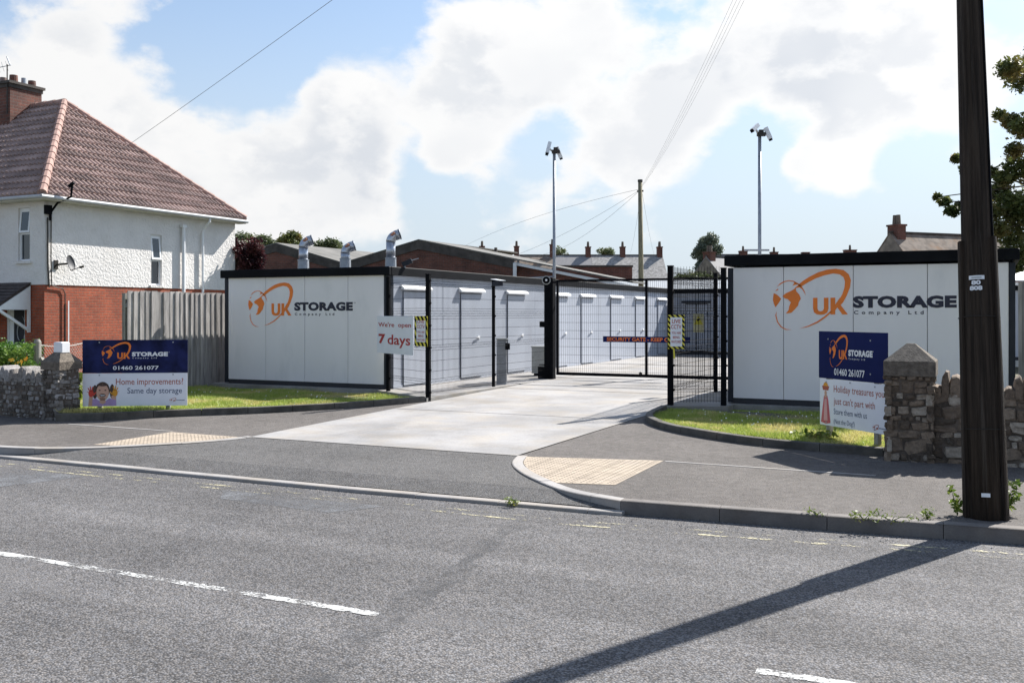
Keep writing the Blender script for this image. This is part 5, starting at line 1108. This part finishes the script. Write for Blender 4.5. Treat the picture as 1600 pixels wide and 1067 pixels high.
# ------------------------------------------------------------------ terraces and houses in the distance
def gable_house(name, label, loc, rz, W_, dep, ze, zr, roofm, wallm, chims, group=None, windows=True, verge='bwall'):
    r = thing(name, label, 'house', (*loc, 0), rz, group)
    wv = MB().poly([(0, 0, 0), (W_, 0, 0), (W_, 0, ze), (0, 0, ze)]).poly([(0, dep, 0), (W_, dep, 0), (W_, dep, ze), (0, dep, ze)])
    for x in (0, W_): wv.poly([(x, 0, 0), (x, dep, 0), (x, dep, ze), (x, dep / 2, zr), (x, 0, ze)])
    build('wall', wv, mat[wallm], r); t = .10; o = .25
    rf = MB(); sl2 = (zr - ze) / (dep / 2)
    rf.prism([(-.02, -o, ze - sl2 * o + .03), (W_ + .02, -o, ze - sl2 * o + .03), (W_ + .02, dep / 2, zr + .03), (-.02, dep / 2, zr + .03)], (0, 0, t)); rf.prism([(-.02, dep + o, ze - sl2 * o + .03), (W_ + .02, dep + o, ze - sl2 * o + .03), (W_ + .02, dep / 2, zr + .03), (-.02, dep / 2, zr + .03)], (0, 0, t))
    ro = build('roof', rf, mat[roofm], r); build('ridge_tiles', MB().box(-.02, dep / 2 - .12, zr + .10, W_ + .02, dep / 2 + .12, zr + .22), mat['coping'], ro)
    for (x, w1, h1, pots) in chims:
        c = build('chimney', MB().box(x - w1 / 2, dep / 2 - .45, zr - .7, x + w1 / 2, dep / 2 + .45, zr + h1).box(x - w1 / 2 - .06, dep / 2 - .51, zr + h1, x + w1 / 2 + .06, dep / 2 + .51, zr + h1 + .12), mat['brickd'], r)
        for k in range(pots): build('chimney_pot', MB().tube([(x, dep / 2 - .3 + .6 * (k + .5) / pots, zr + h1 + .1), (x, dep / 2 - .3 + .6 * (k + .5) / pots, zr + h1 + .75)], [.17, .13], 8), mat['cap'], c)
    if windows:
        for k in (.28, .72): f = build('window', MB().box(W_ * k - .45, -.02, ze - 1.7, W_ * k + .45, .02, ze - .5), mat['white'], r); build('pane', MB().box(W_ * k - .38, -.03, ze - 1.62, W_ * k + .38, -.021, ze - .58), mat['glass'], f)
    return r
TD = 116.; k = TD / FPX; GT = 'slate roofed terrace beyond the brick buildings'
xs = [640, 699, 756, 812, 870, 928, 984, 1044]
labs = ['terrace house mostly hidden behind the workshop gable, chimney at its ridge end', 'terrace house half hidden by the workshop slope, tall chimney pot', 'brown slated terrace house, first roof clear of the workshop slope', 'brown slated terrace house with an orange lichen patch left of the camera mast', 'terrace house with the smooth grey slate roof beside the camera mast', 'terrace house with mottled pale slates and smoke stained chimney before the far pole', 'end terrace house with glinting pale slates behind the far timber pole']
for i, (a, b) in enumerate(zip(xs, xs[1:])):
    if i == 3: labs[i] = 'brown slated terrace house with a chimney close beside the camera mast'
    g = D(a, TD); W_ = (b - a) * k; h_ = .1 if i < 3 else 0
    gable_house('terraced_house', labs[i], g, YAW, W_, 9., Z(436, TD), Z(394.5 + (3 if i < 3 else 0), TD) - .2, ['slateb', 'slateb', 'slateb', 'slateb', 'slateg', 'slater', 'slater'][i], 'brickd', [(W_ - .35, .62, 1.05 + (.3 if i in (1, 2, 3) else 0), 1 if i < 6 else 2)], GT)
GT2 = 'far terrace whose chimneys top the broad grey unit'
xs = [1120, 1174, 1224, 1275, 1347, 1400]
labs = ['far terrace house with the stout chimney beside the mast arm', 'far terrace house with a thin chimney between the masts arm and the wall emblem', 'far terrace house with a small capped chimney over the orange ring', 'far terrace house with the wide brick chimney above the storage lettering', 'far terrace house next to the stone gabled house']
for i, (a, b) in enumerate(zip(xs, xs[1:])):
    g = D(a, 125.); k2 = 125. / FPX; W_ = (b - a) * k2
    gable_house('terraced_house', labs[i], g, YAW, W_, 9., Z(438, 125.), Z(396.5, 125.), 'slateg', 'brickd', [(0., [1.3, 1.0, .9, .9, 1.5][i], [1.1, .75, .55, .5, .95][i] * .7, [1, 1, 1, 0, 1][i])], GT2)
# stone gabled house beside the weeping tree
gd = 96.; zr = Z(402, gd); ze = Z(447, gd); rz2 = YAW + R_(40)
p0 = D(1138, gd - 1.5); dep = 5.4
gh = gable_house('stone_house', 'grey stone gabled house with a sunlit slate slope beside the weeping tree', p0, rz2, 9., dep, ze, zr, 'slateg', 'bwall', [(.5, .85, .45, 2)], None, False)
gh.location = (p0[0], p0[1], 0)
gd = 62.; rz3 = YAW + R_(22); p1 = D(1435, gd)
gable_house('stone_house', 'house with a mottled slate roof and stout brick chimney above the broad grey unit', p1, rz3, 9.5, 5.0, Z(397, gd) - 1.2, Z(362, gd), 'slateb', 'bwall', [(.6, .72, .55, 2)])
p2 = D(1572, 52); gable_house('brick_house', 'small brick house glimpsed beyond the board fence under the oak branches', p2, YAW + R_(5), 9., 6., Z(425, 52), Z(395, 52), 'slater', 'brickr', [(6.5, .9, .8, 2)])
wsd = thing('sheet_roof_shed', 'small white roofed lean-to beyond the board fence under the oak', 'shed', (*D(1574, 34), 0), YAW); build('wall', MB().box(0, 0, 0, 4, 3, Z(441, 34)), mat['white'], wsd); build('roof', MB().prism([(-.1, -.2, Z(440, 34)), (4.2, -.2, Z(440, 34)), (4.2, 1.2, Z(423, 34)), (-.1, 1.2, Z(423, 34))], (0, 0, .05)), mat['shedw'], wsd)

# ------------------------------------------------------------------ far pole and overhead wires
fpd = 48.; fx_ = D(1002.5, fpd); ftop = Z(284, fpd)
fp = thing('telegraph_pole', 'slim pale timber telegraph pole with a dark cap beyond the gate', 'pole', (*fx_, 0)); fp.rotation_euler = (0, R_(-.5), 0)
build('pole', MB().tube([(0, 0, -.1), (0, 0, ftop)], [.145, .105], 12), mat['polef'], fp, True); build('cap', MB().tube([(0, 0, ftop), (0, 0, ftop + .10)], [.13, .12], 12).box(-.16, -.03, ftop - .5, .16, .03, ftop - .42), mat['cast'], fp)
T1 = Vector((fx_[0], fx_[1], ftop - .35)); NT = Vector((0, 9.25, .11)) + PAX.normalized() * 9.5
def wire(label, a, b, sag, t, grp):
    a, b = Vector(a), Vector(b); pts = [a.lerp(b, i / 24) - Vector((0, 0, sag * 4 * (i / 24) * (1 - i / 24))) for i in range(25)]
    return tag(build('overhead_wire', MB().tube(pts, t, 4, False), mat['wirem']), label, 'wire', grp)
GWR = 'wires strung between the two telegraph poles'
for i in range(4): wire('thin overhead wire fanning up from the far pole top to the near pole top', T1 + Vector((.10 * (i - 1.5), 0, .12 * i - .1)), NT + Vector((.06 * i - .15, 0, .04 - .05 * i)), .40 + .04 * i, .0032, GWR)
wire('single dark service wire rising from the eaves bracket of the white house', (HU + .55, HV0 + .42, Z(288, 26.2)), NT + Vector((-.1, 0, -.1)), .10, .0058, None)
GW3 = 'service wires running down from the far pole'
wire('fine service wire from the far pole toward the workshop, lowest of its bundle', T1, PD(760, 412, 80), .5, .008, GW3); wire('fine service wire from the far pole toward the terrace chimney by the mast', T1, PD(812, 398, 100), 1.2, .009, GW3)
wire('fine service wire from the far pole reaching the highest and farthest over the workshop', T1, PD(690, 404, 90), -.6, .008, GW3); wire('fine stay wire hanging near the far pole on the terrace side', T1, PD(985, 395, 100), .4, .006, GW3); wire('fine stay wire slanting off the far pole toward the tree', T1, PD(1022, 398, 100), .3, .006, GW3)

# ------------------------------------------------------------------ trees, hedge, garden
def tree(label, base, trunk, cl, n, size, m, seed, name='tree', droop=0., group=None, flat=.6):
    r = thing(name, label, 'tree', base, 0, group); B = Vector(base); q = random.Random(seed); tm = MB(); top = Vector(trunk) - B
    tm.tube([(0, 0, -.1), top * .35 + Vector((.04, .02, 0)), top * .7, top], [trunk_r(top), trunk_r(top) * .8, trunk_r(top) * .62, trunk_r(top) * .4], 9)
    loc = [(c[0] - B.x, c[1] - B.y, c[2] - B.z, c[3]) for c in cl]
    for c in loc:
        e = Vector(c[:3]); s = top * q.uniform(.55, 1.); mid = s.lerp(e, .5) + Vector((q.uniform(-.1, .1), q.uniform(-.1, .1), q.uniform(.05, .22))) * (e - s).length; r0 = BR * (e - s).length + .006; tm.tube([s, mid, e], [r0, r0 * .6, r0 * .2], 5)
    if size < .06:                                     # twigs inside the nearest crown
        for c in loc[:26]:
            for k in range(7): v = Vector((q.gauss(0, 1), q.gauss(0, 1), q.gauss(0, .8))).normalized() * c[3]; tm.tube([Vector(c[:3]) - v * .2, Vector(c[:3]) + v], [.006, .002], 3, False)
    build('trunk', tm, mat['bark'], r); leaves('crown', loc, n, size, m, r, seed, droop, flat); return r
BR = .0055
def trunk_r(t): return .035 * t.length + .02
q = random.Random(21); od = 19.
cl = [(*PD(x, y, od + q.uniform(-.8, .8)), rr) for x, y, rr in ((1578, 108, .22), (1600, 122, .3), (1562, 180, .12), (1580, 190, .18), (1600, 200, .25), (1494, 248, .10), (1548, 268, .12), (1568, 280, .2), (1590, 262, .3), (1465, 308, .07), (1476, 316, .10), (1488, 330, .12), (1500, 322, .10), (1545, 330, .22), (1560, 300, .22), (1580, 320, .3), (1600, 345, .35), (1556, 358, .2), (1580, 372, .26), (1596, 395, .25), (1566, 398, .14), (1588, 415, .16), (1530, 345, .2), (1525, 300, .2), (1512, 265, .15), (1585, 235, .16))]
for i in range(60):
    a = q.uniform(0, 6.28); rr = q.uniform(.4, 2.6); x, y, z = PD(1800, 250, 21); cl.append((x + rr * math.cos(a), y + rr * math.sin(a) * .9, z + q.uniform(-1.6, 2.8), q.uniform(.3, .6)))
ob_ = D(1800, 21); tree('dark leafy oak reaching over the board fence from beside the telegraph pole', (*ob_, .1), (ob_[0], ob_[1], 3.6), cl, 130000, .05, mat['oak'], 5, 'oak_tree')
def crown(px, py, d, rx, ry, n, rr, seed):
    q = random.Random(seed); o = []
    for i in range(n):
        a = q.uniform(0, 6.28); k = math.sqrt(q.random()); o.append((*PD(px + rx * k * math.cos(a), py + ry * k * math.sin(a), d + q.uniform(-1, 1) * rx * d / FPX * .8), rr * q.uniform(.6, 1.2)))
    return o
def ftree(label, px, py, d, rx, ry, n, rr, nl, size, m, seed, name='tree', droop=0., grp=None):
    b = D(px, d); return tree(label, (*b, 0), (b[0], b[1], Z(py + ry * .4, d)), crown(px, py, d, rx, ry, n, rr, seed), nl, size, mat[m], seed, name, droop, grp)
ftree('copper leaved tree with dark red foliage between the white house and the workshop', 384, 408, 33, 26, 30, 30, .26, 9000, .06, 'copperl', 31, 'copper_beech')
GTR = 'trees showing over the workshop roofs'
ftree('green treetop directly behind the copper leaved tree', 378, 388, 60, 22, 20, 22, .45, 5000, .11, 'green', 32, grp=GTR)
ftree('pale feathery treetop over the first workshop gable', 425, 384, 85, 26, 12, 22, .6, 5000, .12, 'green', 33, grp=GTR)
ftree('dark dense treetop close behind the first bent flue', 457, 382, 78, 15, 15, 20, .5, 5000, .11, 'oak', 34, grp=GTR)
ftree('rounded bushy treetop in the dip between the two workshop gables', 514, 390, 80, 17, 11, 20, .5, 5000, .11, 'green', 35, grp=GTR)
ftree('weeping grey green birch tree rising behind the stone gabled house', 1108, 402, 110, 19, 34, 40, .62, 9000, .17, 'birch', 36, 'birch_tree', 1.2)
ftree('treetop peeping over the terrace ridge beside a chimney', 875, 401, 135, 11, 13, 16, .5, 1500, .14, 'green', 37); ftree('small rounded treetop over the terrace ridge before the far pole', 945, 399, 135, 15, 14, 18, .5, 1800, .14, 'green', 38)
ftree('low dark green bush behind the end storage unit fence', 1085, 438, 70, 34, 6, 26, .5, 4000, .10, 'green', 39)
hg = thing('hedge', 'bright green leafy hedge with a few yellow blooms behind the dark stone wall', 'hedge', (-17.2, 12.9, .1)); q = random.Random(4)
b_ = D(8, 18.6); cl = [(*[a - o for a, o in zip(PD(q.uniform(-60, 52), q.uniform(545, 585), 18.4 + q.uniform(-.5, .9)), (-17.2, 12.9, .1))], q.uniform(.12, .24)) for i in range(90)]
leaves('foliage', cl, 16000, .035, mat['hedge'], hg, 8); hm = MB()
for c in cl[::4]: hm.tube([(c[0] + .05, c[1], 0), (c[0], c[1], c[2])], .012, 4)
build('stem', hm, mat['bark'], hg)
fm = MB()
for i in range(26):
    c = Vector([a - o for a, o in zip(PD(q.gauss(33, 9), q.uniform(558, 581), 17.6 + q.uniform(-.1, .2)), (-17.2, 12.9, .1))]); dv = Vector((q.uniform(-1, 1), -1, q.uniform(-.2, .8))).normalized(); s_ = dv.cross(Vector((0, 0, 1))).normalized(); t_ = s_.cross(dv); rr = q.uniform(.025, .05)
    fm.poly([c + (s_ * math.cos(a) + t_ * math.sin(a)) * rr * (1 if k % 2 else .6) for k, a in enumerate(np.linspace(0, 5.76, 11))])
build('blossom', fm, mat['flower'], hg)
gp_ = D(58.5, 18.2)
wf = thing('wire_fence', 'rough grey post with a slanting strut and sagging chain link beside the pillar', 'fence', (*gp_, .12)); zt = Z(530, 18.2) - .12
build('post', MB().tube([(0, 0, -.1), (0, 0, zt - .05), (0, 0, zt)], [.07, .065, .04], 10), mat['postw'], wf)
build('strut', MB().beam((.05, .02, zt * .72), (.55, .2, .05), .09, .08), mat['postw'], wf)
e_ = Vector((*D(200, 21.0), 0)) - Vector((*gp_, 0)); ln = e_.length; wm = MB()
for z in (zt - .1, zt - .5): wm.tube([e_ * t + Vector((0, 0, z - .06 * math.sin(math.pi * (t * 2 % 1)))) for t in np.linspace(0, 1, 17)], .006, 4)
for i in range(int(ln / .075)):
    for sg in (-1, 1):
        a = i * .075; b = a + sg * (zt - .15); lo = Vector((0, 0, 0.05)); p = e_.normalized() * a + Vector((0, 0, .05)); q2 = e_.normalized() * b + Vector((0, 0, zt - .1))
        if b < 0: t = a / (a - b); q2 = p.lerp(q2, t)
        if b > ln: t = (ln - a) / (b - a); q2 = p.lerp(q2, t)
        wm.wire(p, q2, .0022)
build('chain_link', wm, mat['cab'], wf)
